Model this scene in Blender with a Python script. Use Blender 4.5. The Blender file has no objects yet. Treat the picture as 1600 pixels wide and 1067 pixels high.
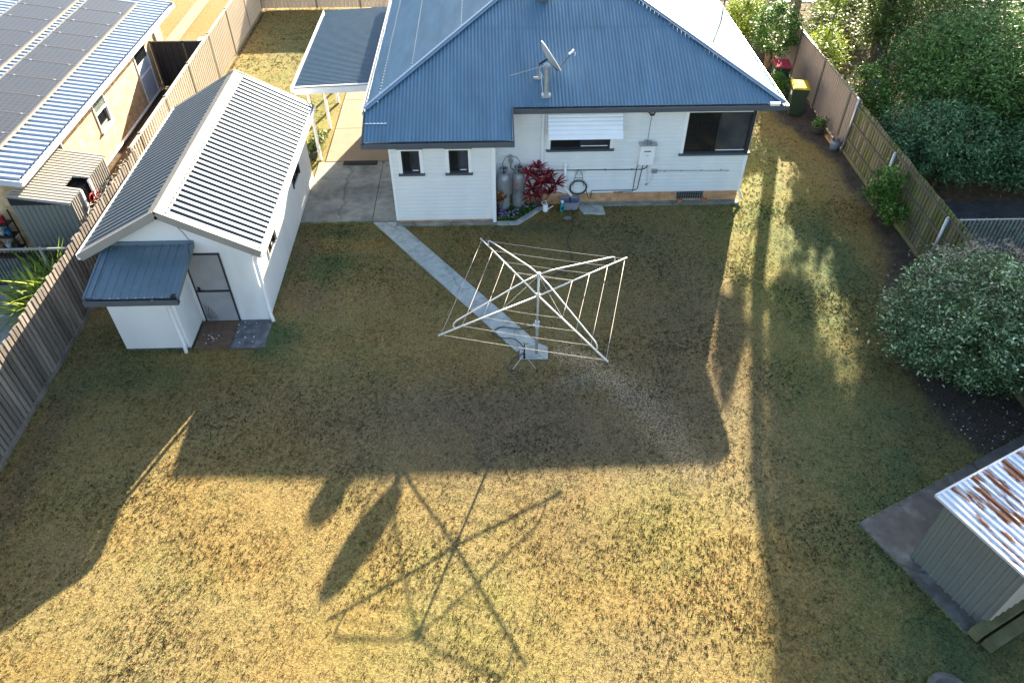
import bpy, math, random
import numpy as np
from mathutils import Vector, Matrix
C = bpy.context.scene
COL = C.collection
R_ = math.radians
rnd = random.Random(7)
rng = np.random.default_rng(11)

# ---------------------------------------------------------------- camera
cam_d = bpy.data.cameras.new("camera"); cam = bpy.data.objects.new("camera", cam_d); COL.objects.link(cam)
cam.location = (0, 0, 12.6); cam.rotation_euler = (R_(90-43.2), 0, R_(-1.8))
cam_d.lens = 26.1; cam_d.sensor_width = 36; cam_d.clip_end = 600; cam_d.clip_start = 0.1
C.camera = cam
# ---------------------------------------------------------------- sky and sun
AZ, EL = R_(19.5), R_(18.5)
W = bpy.data.worlds.new("World"); C.world = W; W.use_nodes = True
wn = W.node_tree.nodes; wl = W.node_tree.links
sky = wn.new("ShaderNodeTexSky"); sky.sky_type = 'NISHITA'; sky.sun_disc = False
sky.sun_elevation = EL; sky.sun_rotation = AZ; sky.air_density = 1.0; sky.dust_density = 1.4; sky.ozone_density = 1.2
bg = wn["Background"]; bg.inputs[1].default_value = 0.06
wl.new(sky.outputs[0], bg.inputs[0])
sd = bpy.data.lights.new("sun", 'SUN'); sd.energy = 5.0; sd.angle = R_(0.45); sd.color = (1.0, 0.87, 0.66)
so = bpy.data.objects.new("sun", sd); COL.objects.link(so)
sdir = Vector((math.sin(AZ)*math.cos(EL), math.cos(AZ)*math.cos(EL), math.sin(EL)))
so.rotation_euler = sdir.to_track_quat('Z', 'Y').to_euler(); so.location = (10, 30, 30)
C.view_settings.view_transform = 'Standard'; C.view_settings.look = 'None'
C.view_settings.exposure = 2.75; C.view_settings.gamma = 1.0
C.cycles.max_bounces = 6; C.cycles.diffuse_bounces = 4; C.cycles.glossy_bounces = 3
C.cycles.transparent_max_bounces = 8; C.cycles.caustics_reflective = False; C.cycles.caustics_refractive = False

# ---------------------------------------------------------------- materials
def mat(name, col, rough=0.7, spec=0.3, metal=0.0, var=0.12, vscale=3.0, bump=0.0, bscale=40.0, col2=None,
        c2scale=1.2, c2lo=0.45, c2hi=0.65, island=False, cols=None, transl=0.0, stretch=None, detail=6, rot=0, crack=0):
    m = bpy.data.materials.new(name); m.use_nodes = True
    n = m.node_tree.nodes; l = m.node_tree.links; p = n["Principled BSDF"]
    p.inputs["Roughness"].default_value = rough; p.inputs["Metallic"].default_value = metal
    p.inputs["Specular IOR Level"].default_value = spec
    geo = n.new("ShaderNodeNewGeometry"); vec = geo.outputs["Position"]
    if rot:
        mq = n.new("ShaderNodeMapping"); mq.inputs["Rotation"].default_value = (0, 0, rot); l.new(vec, mq.inputs[0]); vec = mq.outputs[0]
    if stretch:
        mp = n.new("ShaderNodeMapping"); mp.inputs["Scale"].default_value = stretch
        l.new(vec, mp.inputs[0]); vec = mp.outputs[0]
    if cols:
        cr = n.new("ShaderNodeValToRGB"); cr.color_ramp.interpolation = 'LINEAR'
        while len(cr.color_ramp.elements) < len(cols): cr.color_ramp.elements.new(0.5)
        for i, c in enumerate(cols):
            cr.color_ramp.elements[i].position = i/(len(cols)-1); cr.color_ramp.elements[i].color = (*c, 1)
        l.new(geo.outputs["Random Per Island"], cr.inputs[0]); base = cr.outputs[0]
    else:
        rgb = n.new("ShaderNodeRGB"); rgb.outputs[0].default_value = (*col, 1); base = rgb.outputs[0]
    if col2:
        nz = n.new("ShaderNodeTexNoise"); nz.inputs["Scale"].default_value = c2scale; nz.inputs["Detail"].default_value = detail
        nz.inputs["Roughness"].default_value = 0.65
        l.new(vec, nz.inputs["Vector"])
        mr = n.new("ShaderNodeMapRange"); mr.inputs[1].default_value = c2lo; mr.inputs[2].default_value = c2hi
        l.new(nz.outputs[0], mr.inputs[0])
        mx = n.new("ShaderNodeMix"); mx.data_type = 'RGBA'; l.new(mr.outputs[0], mx.inputs[0])
        l.new(base, mx.inputs[6]); mx.inputs[7].default_value = (*col2, 1); base = mx.outputs[2]
    if crack:
        nw = n.new("ShaderNodeTexNoise"); nw.inputs["Scale"].default_value = 2.2; nw.inputs["Detail"].default_value = 6; l.new(vec, nw.inputs["Vector"])
        va = n.new("ShaderNodeVectorMath"); va.operation = 'MULTIPLY_ADD'; va.inputs[1].default_value = (.55, .55, 0); l.new(nw.outputs["Color"], va.inputs[0]); l.new(vec, va.inputs[2])
        vo = n.new("ShaderNodeTexVoronoi"); vo.feature = 'DISTANCE_TO_EDGE'; vo.inputs["Scale"].default_value = crack; l.new(va.outputs[0], vo.inputs["Vector"])
        mc = n.new("ShaderNodeMapRange"); mc.inputs[1].default_value = 0; mc.inputs[2].default_value = .009; mc.inputs[3].default_value = .6; mc.inputs[4].default_value = 1; l.new(vo.outputs["Distance"], mc.inputs[0])
        vc = n.new("ShaderNodeVectorMath"); vc.operation = 'SCALE'; l.new(base, vc.inputs[0]); l.new(mc.outputs[0], vc.inputs["Scale"]); base = vc.outputs[0]
    if var > 0:
        nz = n.new("ShaderNodeTexNoise"); nz.inputs["Scale"].default_value = vscale; nz.inputs["Detail"].default_value = 5
        l.new(vec, nz.inputs["Vector"])
        mr = n.new("ShaderNodeMapRange"); mr.inputs[1].default_value = 0.3; mr.inputs[2].default_value = 0.7
        mr.inputs[3].default_value = 1-var; mr.inputs[4].default_value = 1+var
        l.new(nz.outputs[0], mr.inputs[0])
        fac = mr.outputs[0]
        if island:
            m2 = n.new("ShaderNodeMapRange"); m2.inputs[3].default_value = 1-island; m2.inputs[4].default_value = 1+island
            l.new(geo.outputs["Random Per Island"], m2.inputs[0])
            mm = n.new("ShaderNodeMath"); mm.operation = 'MULTIPLY'; l.new(fac, mm.inputs[0]); l.new(m2.outputs[0], mm.inputs[1]); fac = mm.outputs[0]
        vm = n.new("ShaderNodeVectorMath"); vm.operation = 'SCALE'
        l.new(base, vm.inputs[0]); l.new(fac, vm.inputs["Scale"]); base = vm.outputs[0]
    l.new(base, p.inputs["Base Color"])
    if bump > 0:
        nb = n.new("ShaderNodeTexNoise"); nb.inputs["Scale"].default_value = bscale; nb.inputs["Detail"].default_value = 5
        l.new(vec, nb.inputs["Vector"])
        b = n.new("ShaderNodeBump"); b.inputs["Strength"].default_value = bump; b.inputs["Distance"].default_value = 0.02
        l.new(nb.outputs[0], b.inputs["Height"]); l.new(b.outputs[0], p.inputs["Normal"])
    if transl > 0:
        t = n.new("ShaderNodeBsdfTranslucent"); l.new(base, t.inputs[0])
        ms = n.new("ShaderNodeMixShader"); ms.inputs[0].default_value = transl
        l.new(p.outputs[0], ms.inputs[1]); l.new(t.outputs[0], ms.inputs[2]); l.new(ms.outputs[0], n["Material Output"].inputs[0])
    return m

def attr_mat(name, rough=0.9, transl=0.0, fine=0.0, bump=0.0):
    m = bpy.data.materials.new(name); m.use_nodes = True
    n = m.node_tree.nodes; l = m.node_tree.links; p = n["Principled BSDF"]
    p.inputs["Roughness"].default_value = rough; p.inputs["Specular IOR Level"].default_value = 0.15
    a = n.new("ShaderNodeAttribute"); a.attribute_name = "col"; base = a.outputs["Color"]
    if fine > 0:
        g = n.new("ShaderNodeNewGeometry")
        nz = n.new("ShaderNodeTexNoise"); nz.inputs["Scale"].default_value = 22; nz.inputs["Detail"].default_value = 8; nz.inputs["Roughness"].default_value = .75
        l.new(g.outputs["Position"], nz.inputs["Vector"])
        mr = n.new("ShaderNodeMapRange"); mr.inputs[1].default_value = .3; mr.inputs[2].default_value = .7
        mr.inputs[3].default_value = 1-fine; mr.inputs[4].default_value = 1+fine; l.new(nz.outputs[0], mr.inputs[0])
        vm = n.new("ShaderNodeVectorMath"); vm.operation = 'SCALE'; l.new(base, vm.inputs[0]); l.new(mr.outputs[0], vm.inputs["Scale"]); base = vm.outputs[0]
        if bump:
            b = n.new("ShaderNodeBump"); b.inputs["Strength"].default_value = bump; b.inputs["Distance"].default_value = .03
            l.new(nz.outputs[0], b.inputs["Height"]); l.new(b.outputs[0], p.inputs["Normal"])
    l.new(base, p.inputs["Base Color"])
    if transl > 0:
        t = n.new("ShaderNodeBsdfTranslucent"); l.new(base, t.inputs[0])
        ms = n.new("ShaderNodeMixShader"); ms.inputs[0].default_value = transl
        l.new(p.outputs[0], ms.inputs[1]); l.new(t.outputs[0], ms.inputs[2]); l.new(ms.outputs[0], n["Material Output"].inputs[0])
    return m

def brick_mat(name, c1, c2, mortar, axis='y', scale=1.0):
    m = bpy.data.materials.new(name); m.use_nodes = True
    n = m.node_tree.nodes; l = m.node_tree.links; p = n["Principled BSDF"]; p.inputs["Roughness"].default_value = .85
    g = n.new("ShaderNodeNewGeometry"); sx = n.new("ShaderNodeSeparateXYZ"); l.new(g.outputs["Position"], sx.inputs[0])
    ad = n.new("ShaderNodeMath"); ad.operation = 'ADD'; l.new(sx.outputs[0], ad.inputs[0]); l.new(sx.outputs[1], ad.inputs[1])
    cb = n.new("ShaderNodeCombineXYZ"); l.new(ad.outputs[0], cb.inputs[0]); l.new(sx.outputs[2], cb.inputs[1])
    b = n.new("ShaderNodeTexBrick"); b.inputs["Scale"].default_value = 1; b.inputs["Brick Width"].default_value = .24*scale
    b.inputs["Row Height"].default_value = .086*scale; b.inputs["Mortar Size"].default_value = .006
    b.inputs["Color1"].default_value = (*c1, 1); b.inputs["Color2"].default_value = (*c2, 1); b.inputs["Mortar"].default_value = (*mortar, 1)
    l.new(cb.outputs[0], b.inputs["Vector"])
    nz = n.new("ShaderNodeTexNoise"); nz.inputs["Scale"].default_value = 5; l.new(g.outputs["Position"], nz.inputs["Vector"])
    mr = n.new("ShaderNodeMapRange"); mr.inputs[1].default_value = .3; mr.inputs[2].default_value = .7; mr.inputs[3].default_value = .75; mr.inputs[4].default_value = 1.2
    l.new(nz.outputs[0], mr.inputs[0])
    vm = n.new("ShaderNodeVectorMath"); vm.operation = 'SCALE'; l.new(b.outputs[0], vm.inputs[0]); l.new(mr.outputs[0], vm.inputs["Scale"])
    l.new(vm.outputs[0], p.inputs["Base Color"])
    bu = n.new("ShaderNodeBump"); bu.inputs["Strength"].default_value = .4; bu.inputs["Distance"].default_value = .008; bu.invert = True
    l.new(b.outputs["Fac"], bu.inputs["Height"]); l.new(bu.outputs[0], p.inputs["Normal"])
    return m

M = {}
M['white'] = mat('white_paint', (.83, .84, .83), .45, .35, var=.035, vscale=2, bump=.03, bscale=60, col2=(.74, .74, .7), c2scale=1.3, c2lo=.55, c2hi=.9, stretch=(1, 1, .25))
M['trimwhite'] = mat('white_trim', (.93, .93, .92), .4, .4, var=.03)
M['render'] = mat('white_render', (.82, .82, .81), .7, .2, var=.04, vscale=1.2, bump=.08, bscale=90, col2=(.64, .63, .6), c2scale=.9, c2lo=.55, c2hi=.9, stretch=(1, 1, .3))
M['blue_roof'] = mat('blue_grey_steel', (.125, .225, .305), .5, .22, metal=.4, var=.12, vscale=1.4, col2=(.15, .245, .315), stretch=(2.2, .5, .5), c2scale=2.5, c2lo=.45, c2hi=.8)
M['carport_roof'] = mat('slate_steel', (.06, .12, .165), .5, .4, var=.08)
M['gutter'] = mat('dark_grey_steel', (.09, .105, .12), .4, .5, var=.06)
M['ridge_cap'] = mat('pale_blue_capping', (.16, .26, .36), .35, .5, var=.06)
M['cream_roof'] = mat('cream_steel', (.5, .47, .42), .35, .4, var=.05, vscale=1, col2=(.45, .43, .4), c2scale=6, c2lo=.6, c2hi=.9)
M['shed_cream'] = mat('cream_shed_steel', (.35, .33, .29), .6, .25, var=.06)
M['garage_roof'] = mat('grey_glossy_steel', (.07, .095, .125), .48, .6, metal=.4, var=.06, vscale=1)
M['cap_steel'] = mat('weathered_pale_capping', (.24, .225, .2), .75, .2, var=.1, vscale=6, col2=(.2, .195, .19), c2scale=5)
M['taupe'] = mat('taupe_steel', (.3, .28, .25), .5, .4, var=.06)
M['leanto'] = mat('slate_blue_steel', (.13, .185, .22), .4, .45, var=.1, vscale=1.5, col2=(.2, .25, .3), c2scale=4, c2lo=.55, c2hi=.9)
M['zinc'] = mat('pale_zincalume', (.6, .64, .7), .38, .5, metal=.25, var=.06)
M['nroof'] = mat('white_blue_steel', (.23, .29, .39), .42, .5, var=.06)
M['galv'] = mat('galvanised_steel', (.5, .52, .53), .42, .5, metal=.7, var=.12, vscale=8)
M['hoist'] = mat('dull_silver_steel', (.62, .63, .62), .45, .5, metal=.25, var=.1, vscale=8)
M['line'] = mat('plastic_line', (.6, .52, .45), .6, .3, var=.05)
M['glass'] = mat('dark_glass', (.012, .014, .017), .08, .6, var=0)
M['pane2'] = mat('hazy_glass', (.045, .05, .062), .12, .6, var=.35, vscale=1.5)
M['screen'] = mat('security_mesh', (.03, .025, .022), .55, .3, var=.05)
M['mullion'] = mat('dark_bronze_frame', (.035, .035, .04), .4, .4, var=.05)
M['black'] = mat('black_plastic', (.018, .018, .02), .45, .4, var=.1)
M['darksteel'] = mat('charcoal_fence_steel', (.045, .042, .042), .5, .4, var=.1)
M['cream_fence'] = mat('tan_fence_steel', (.5, .43, .35), .5, .35, var=.05, vscale=1.5, col2=(.4, .33, .27), c2scale=2, c2lo=.55, c2hi=.95)
M['pink_fence'] = mat('dusty_tan_fence_steel', (.36, .29, .25), .5, .35, var=.05, vscale=1.5, col2=(.27, .22, .19), c2scale=2, c2lo=.5, c2hi=.95)
M['fence_post'] = mat('brown_fence_post', (.16, .15, .12), .5, .35, var=.08)
M['paling'] = mat('weathered_paling', (.22, .19, .165), .85, .2, var=.2, vscale=2, island=.32, bump=.4, bscale=30, col2=(.12, .105, .095), c2scale=3, c2lo=.45, c2hi=.75, stretch=(1, 1, .18))
M['mossy'] = mat('mossy_paling', (.17, .15, .1), .85, .2, var=.2, vscale=2, island=.3, bump=.4, bscale=30, col2=(.13, .15, .045), c2scale=1.1, c2lo=.42, c2hi=.62, stretch=(1, 1, .3))
M['rail'] = mat('timber_rail', (.13, .12, .085), .85, .2, var=.2, bump=.3)
M['concrete'] = mat('worn_concrete', (.34, .34, .3), .85, .2, var=.14, vscale=5, bump=.15, bscale=60, col2=(.19, .185, .165), c2scale=1.1, crack=.24, c2lo=.42, c2hi=.66)
M['conc_tan'] = mat('tan_concrete', (.31, .235, .165), .85, .2, var=.1, vscale=3, bump=.1, bscale=60, col2=(.26, .2, .145), c2scale=1.5)
M['conc_dark'] = mat('stained_concrete', (.13, .12, .105), .85, .2, var=.2, vscale=4, bump=.2, bscale=50, col2=(.25, .25, .235), c2scale=1.2, crack=.245, c2lo=.5, c2hi=.7)
M['path'] = mat('pale_concrete', (.46, .48, .44), .85, .2, var=.14, vscale=6, bump=.15, bscale=60, col2=(.29, .3, .28), c2scale=2.2, crack=.5, c2lo=.45, c2hi=.7)
M['mat_brown'] = mat('brown_mat', (.17, .11, .075), .95, .1, var=.2, vscale=8, bump=.5, bscale=120)
M['bluestone'] = mat('bluestone_tile', (.12, .125, .13), .85, .2, var=.2, vscale=8, bump=.4, bscale=50, col2=(.2, .2, .2), c2scale=5)
M['brick'] = brick_mat('orange_brick', (.52, .26, .12), (.6, .34, .17), (.5, .36, .22))
M['nbrick'] = brick_mat('cream_brick', (.62, .44, .25), (.52, .33, .17), (.6, .47, .31))
M['lid_red'] = mat('red_lid', (.36, .03, .05), .75, .15, var=.08)
M['lid_yel'] = mat('yellow_lid', (.6, .4, .01), .75, .15, var=.06)
M['bin'] = mat('dark_green_plastic', (.03, .05, .03), .5, .4, var=.12)
M['bark'] = mat('grey_bark', (.14, .11, .09), .9, .15, var=.3, vscale=6, bump=.7, bscale=18, stretch=(1, 1, .3))
M['palm_bark'] = mat('smooth_grey_bark', (.25, .23, .21), .85, .2, var=.2, vscale=5, bump=.3, bscale=14)
M['terracotta'] = mat('terracotta', (.42, .18, .09), .8, .2, var=.12)
M['rust'] = mat('rusted_zinc', (.62, .68, .75), .4, .5, metal=.2, var=.1, vscale=3, col2=(.22, .085, .035), c2scale=2.2, c2lo=.515, c2hi=.57, stretch=(.5, 1.9, 1), rot=R_(64.7))
M['shedsteel'] = mat('grey_beige_steel', (.18, .185, .165), .5, .35, var=.06, vscale=2)
M['sleeper'] = mat('weathered_sleeper', (.16, .15, .075), .9, .15, var=.25, vscale=3, bump=.5, bscale=20)
M['mulch'] = mat('leaf_mulch', (.07, .055, .045), .95, .1, var=.35, vscale=18, bump=.8, bscale=40, col2=(.11, .1, .095), c2scale=1.2)
M['asphalt'] = mat('dark_driveway', (.045, .055, .06), .85, .2, var=.25, vscale=5, bump=.3, bscale=60, col2=(.075, .085, .09), c2scale=.8)
M['litter'] = mat('dry_leaf_litter', (.13, .092, .06), .95, .1, var=.4, vscale=8, bump=.8, bscale=30, col2=(.1, .08, .05), c2scale=.8)
M['orange_mat'] = mat('dark_rubber', (.02, .02, .022), .8, .2, var=.1)
M['teal'] = mat('teal_plastic', (.02, .3, .32), .4, .4, var=.05)
M['tub'] = mat('grey_plastic', (.27, .28, .34), .5, .4, var=.06)
M['pot'] = mat('dark_pot', (.06, .07, .06), .5, .4, var=.15)
M['bluepot'] = mat('blue_grey_pot', (.13, .17, .21), .4, .5, var=.1)
M['wood'] = mat('raw_timber', (.4, .25, .14), .8, .2, var=.2, vscale=10)
M['red'] = mat('red_paint', (.5, .02, .03), .5, .4, var=.1)
M['cardboard'] = mat('white_pot', (.62, .6, .55), .6, .3, var=.08)
M['blue'] = mat('blue_plastic', (.03, .2, .4), .5, .4, var=.08)
M['hose'] = mat('dark_green_hose', (.04, .055, .05), .5, .4, var=.1)
M['leaf_dry'] = mat('dry_leaf', (.2, .13, .07), .9, .1, var=.4)
M['cell'] = None

# ---------------------------------------------------------------- mesh builder
OFF = {}
class MB:
    def __init__(s): s.v = []; s.f = []; s.g = []
    def add(s, vs, fs):
        o = len(s.v); s.g.append((o, len(s.f))); s.v += [tuple(map(float, p)) for p in vs]; s.f += [tuple(i+o for i in f) for f in fs]; return s
    def quad(s, a, b, c, d): return s.add([a, b, c, d], [(0, 1, 2, 3)])
    def box(s, x0, y0, z0, x1, y1, z1):
        x0, x1 = sorted((x0, x1)); y0, y1 = sorted((y0, y1)); z0, z1 = sorted((z0, z1))
        return s.add([(x0,y0,z0),(x1,y0,z0),(x1,y1,z0),(x0,y1,z0),(x0,y0,z1),(x1,y0,z1),(x1,y1,z1),(x0,y1,z1)],
                     [(0,3,2,1),(4,5,6,7),(0,1,5,4),(1,2,6,5),(2,3,7,6),(3,0,4,7)])
    def bar(s, a, b, w, h, up=(0, 0, 1)):
        a = Vector(a); b = Vector(b); d = (b-a).normalized(); u = Vector(up)
        if abs(d.dot(u)) > .98: u = Vector((0, 1, 0))
        r = d.cross(u).normalized(); u = r.cross(d)
        vs = []
        for p in (a, b):
            for i, j in ((-1,-1),(1,-1),(1,1),(-1,1)): vs.append(p + r*(i*w/2) + u*(j*h/2))
        return s.add(vs, [(3,2,1,0),(4,5,6,7),(0,1,5,4),(1,2,6,5),(2,3,7,6),(3,0,4,7)])
    def tube(s, pts, r, n=8, cap=True):
        pts = [Vector(p) for p in pts]; rs = r if isinstance(r, (list, tuple)) else [r]*len(pts)
        vs = []; fs = []; up = None
        for i, p in enumerate(pts):
            d = (pts[min(i+1, len(pts)-1)] - pts[max(i-1, 0)]).normalized()
            if up is None: up = Vector((0, 0, 1)) if abs(d.z) < .9 else Vector((1, 0, 0))
            u = (up - d*up.dot(d)).normalized(); w = d.cross(u); up = u
            for k in range(n):
                a = 2*math.pi*k/n; vs.append(p + (u*math.cos(a)+w*math.sin(a))*rs[i])
        for i in range(len(pts)-1):
            for k in range(n):
                k2 = (k+1) % n; fs.append((i*n+k, i*n+k2, (i+1)*n+k2, (i+1)*n+k))
        if cap: fs.append(tuple(range(n-1, -1, -1))); fs.append(tuple((len(pts)-1)*n+k for k in range(n)))
        return s.add(vs, fs)
    def lathe(s, c, prof, n=20):
        vs = []; fs = []
        for r, z in prof:
            for k in range(n):
                a = 2*math.pi*k/n; vs.append((c[0]+r*math.cos(a), c[1]+r*math.sin(a), c[2]+z))
        for i in range(len(prof)-1):
            for k in range(n):
                k2 = (k+1) % n; fs.append((i*n+k, i*n+k2, (i+1)*n+k2, (i+1)*n+k))
        fs.append(tuple(range(n-1, -1, -1))); fs.append(tuple((len(prof)-1)*n+k for k in range(n)))
        return s.add(vs, fs)
    def prism(s, poly, z0, z1):
        n = len(poly); vs = [(x, y, z0) for x, y in poly]+[(x, y, z1) for x, y in poly]
        fs = [tuple(range(n-1, -1, -1)), tuple(range(n, 2*n))]+[(i, (i+1) % n, n+(i+1) % n, n+i) for i in range(n)]
        return s.add(vs, fs)
    def each(s, name, m, parent=None, per=1, **k):
        g = s.g+[(len(s.v), len(s.f))]; out = []
        for i in range(0, len(s.g), per):
            a = g[i]; b = g[min(i+per, len(s.g))]; q = MB(); q.v = s.v[a[0]:b[0]]; q.f = [tuple(j-a[0] for j in f) for f in s.f[a[1]:b[1]]]
            out.append(q.build(name, m, parent, **k))
        return out
    def build(s, name, m, parent=None, smooth=False, bevel=0, label=None):
        off = OFF.get(parent.name, Vector((0, 0, 0))) if parent else Vector((0, 0, 0))
        me = bpy.data.meshes.new(name)
        me.from_pydata([tuple(Vector(p)-off) for p in s.v], [], s.f); me.materials.append(m)
        if smooth: me.polygons.foreach_set('use_smooth', [True]*len(me.polygons))
        o = bpy.data.objects.new(name, me); COL.objects.link(o)
        if parent: o.parent = parent; OFF[o.name] = off
        if bevel:
            b = o.modifiers.new('bevel', 'BEVEL'); b.width = bevel; b.segments = 2; b.limit_method = 'ANGLE'
        if label: o['label'] = label
        return o

def tag(o, label=None, cat=None, group=None, kind=None):
    if label: o['label'] = label
    if cat: o['category'] = cat
    if group: o['group'] = group
    if kind: o['kind'] = kind
    return o
def thing(name, loc, label, cat, group=None):
    o = bpy.data.objects.new(name, None); COL.objects.link(o); o.location = loc; o.empty_display_size = .2
    OFF[o.name] = Vector(loc); return tag(o, label, cat, group)
def rebase(o, loc):
    """move a single-mesh thing's origin to loc"""
    o.data.transform(Matrix.Translation(-Vector(loc))); o.location = loc; return o
def dup(root, loc, rz=0, label=None, group=None):
    r = root.copy(); COL.objects.link(r); r.location = loc; r.rotation_euler = (0, 0, rz)
    if label: r['label'] = label
    if group: r['group'] = group
    for ch in [c for c in bpy.data.objects if c.parent == root]:
        c = ch.copy(); COL.objects.link(c); c.parent = r
        for g in [g for g in bpy.data.objects if g.parent == ch]:
            d = g.copy(); COL.objects.link(d); d.parent = c
    return r

def mesh_np(name, V, F, m, parent=None, col=None, nper=4, smooth=False):
    me = bpy.data.meshes.new(name); nv = len(V); nf = len(F)
    me.vertices.add(nv); me.vertices.foreach_set('co', np.ascontiguousarray(V, dtype=np.float32).ravel())
    me.loops.add(nf*nper); me.loops.foreach_set('vertex_index', np.ascontiguousarray(F, dtype=np.int32).ravel())
    me.polygons.add(nf); me.polygons.foreach_set('loop_start', np.arange(0, nf*nper, nper, dtype=np.int32))
    me.update(calc_edges=True); me.materials.append(m)
    if smooth: me.polygons.foreach_set('use_smooth', np.ones(nf, dtype=bool))
    if col is not None:
        a = me.color_attributes.new('col', 'FLOAT_COLOR', 'POINT')
        a.data.foreach_set('color', np.ascontiguousarray(np.hstack([col, np.ones((nv, 1))]), dtype=np.float32).ravel())
    o = bpy.data.objects.new(name, me); COL.objects.link(o)
    if parent: o.parent = parent
    return o

# ---------------------------------------------------------------- value noise
_tab = rng.random((64, 64))
def vnoise(x, y, s):
    x = np.asarray(x)*s+100.3; y = np.asarray(y)*s+200.7
    xi = np.floor(x).astype(int); yi = np.floor(y).astype(int); fx = x-xi; fy = y-yi
    fx = fx*fx*(3-2*fx); fy = fy*fy*(3-2*fy)
    g = lambda a, b: _tab[a % 64, b % 64]
    return (g(xi, yi)*(1-fx)+g(xi+1, yi)*fx)*(1-fy)+(g(xi, yi+1)*(1-fx)+g(xi+1, yi+1)*fx)*fy
def fbm(x, y, s, o=4):
    t = 0; a = .5; n = 0
    for i in range(o): t = t+a*vnoise(x+i*17.1, y-i*9.3, s*2**i); n += a; a *= .55
    return t/n

# ---------------------------------------------------------------- lawn colour fields
BEDX = np.array([[3.5, 9.2], [7.0, 9.3], [9.6, 10.1], [10.9, 9.7], [12.6, 9.7], [14, 10.1], [15.5, 10.7], [17.3, 11.1], [19.6, 11.25], [22, 11.1], [25, 10.3], [28, 9.9], [37, 9.8]])
def bed_mask(x, y):
    bx = np.interp(y, BEDX[:, 0], BEDX[:, 1]) + (fbm(x, y, .9)-.5)*.9 + (fbm(x, y, 5)-.5)*.5
    return np.clip((x-bx)/.35, 0, 1)
GREEN = [(9.8, 16, 1.0, 3, .8), (9.2, 22, 1.2, 2.5, .6), (8.2, 7.2, 2.4, 2.6, .65), (6.8, 5.2, 2.2, 1.8, .4), (9.0, 17, 1.2, 2.5, .5), (6.6, 11, .9, 3, .3), (-4.6, 16.6, 1.0, .7, 1.9), (-4.4, 18.3, 1.6, .4, 1.3), (-9.2, 13.2, 1.1, 1.6, .6), (-5.5, 13.7, .7, .9, 1.5), (-8.6, 12.4, 1.8, .6, .6),
         (8.3, 13.0, 1.5, 5.0, .8), (8.6, 8.5, 1.6, 2.6, .7), (-3.4, 4.2, .5, .35, 1.6), (-4.2, 14, 1.2, .7, .45), (2.6, 7.6, 1.3, 1.0, .35), (1.6, 18.2, 2.4, .5, .6),
         (7.4, 5.2, 1, .7, .5), (-1.6, 16.9, .5, 1.2, .4), (7.5, 23, 1.6, 5, .8), (-7.5, 29, 3, 7, .6), (-9.5, 9, 1.2, 3, .3), (-7, 5, 2, 1, .25), (-7.9, 33, 3, 3, .4), (-3.2, 12.6, .8, .6, .3), (10.1, 13.6, .6, 1.6, .6)]
BROWN_AND_SHADE = [(-1, 10.4, 4.5, 1.6, .45), (4.5, 12.5, 2.5, 4, .35), (-5.3, 17.2, .45, 1.4, 1.3), (-4.9, 15.2, .8, .7, 1.0), (2.0, 10.8, 3.4, 2.0, .55), (5, 14.5, 2.2, 3.2, .5), (-1.5, 11.2, 3.5, 1.6, .45), (-9.9, 10, .5, 5, .8), (0.6, 18.4, 1.4, .35, .6),  # bare brown patches, plus darker tone painted into the house's shade
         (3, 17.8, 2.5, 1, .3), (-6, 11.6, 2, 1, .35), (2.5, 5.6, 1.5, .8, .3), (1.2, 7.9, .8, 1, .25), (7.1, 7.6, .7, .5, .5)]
YELLOWISH = [(8.2, 19.5, 1.7, 5.5, .8), (7.2, 14, .8, 3, .5), (-8.5, 27, 2.5, 4, .7), (-.8, 6.2, 2.5, 1.6, .3), (3.4, 8.3, 1.2, 1.0, .5), (-6.3, 23.5, .6, 3, .8)]
def lawn_col(x, y):
    n1 = fbm(x, y, .5); n2 = fbm(x+50, y, 1.6); n3 = fbm(x-30, y+9, 6)
    base = np.stack([np.full_like(x, .238), np.full_like(x, .176), np.full_like(x, .066)], -1)
    warm = np.array([.25, .166, .054]); pale = np.array([.24, .195, .09]); green = np.array([.09, .12, .048]); brown = np.array([.135, .104, .07]); olive = np.array([.185, .165, .055])
    def mixc(b, c, t): t = np.clip(t, 0, 1)[..., None]; return b*(1-t)+c*t
    c = mixc(base, warm, (n1-.45)*2.2); c = mixc(c, pale, (.5-n1)*1.8)
    c = mixc(c, olive, (n2-.52)*1.8)
    g = 0; b = 0
    for (cx, cy, rx, ry, s) in GREEN: g = g+.75*s*np.exp(-(((x-cx)/rx)**2+((y-cy)/ry)**2))
    yl = 0
    for (cx, cy, rx, ry, s) in YELLOWISH: yl = yl+s*np.exp(-(((x-cx)/rx)**2+((y-cy)/ry)**2))
    c = mixc(c, np.array([.225, .225, .045]), yl*(.35+n2*.9)-.05)
    for (cx, cy, rx, ry, s) in BROWN_AND_SHADE: b = b+s*np.exp(-(((x-cx)/rx)**2+((y-cy)/ry)**2))
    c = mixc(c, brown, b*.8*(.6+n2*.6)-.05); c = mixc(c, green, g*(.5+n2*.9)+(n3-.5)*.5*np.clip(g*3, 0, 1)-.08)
    c = mixc(c, brown, (n3-.62)*1.0)
    m = bed_mask(x, y)
    mul = np.array([.075, .06, .048])*(.6+.9*n3)[..., None]
    t = np.clip(m, 0, 1)[..., None]
    return c*(1-t)+mul*t

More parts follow.
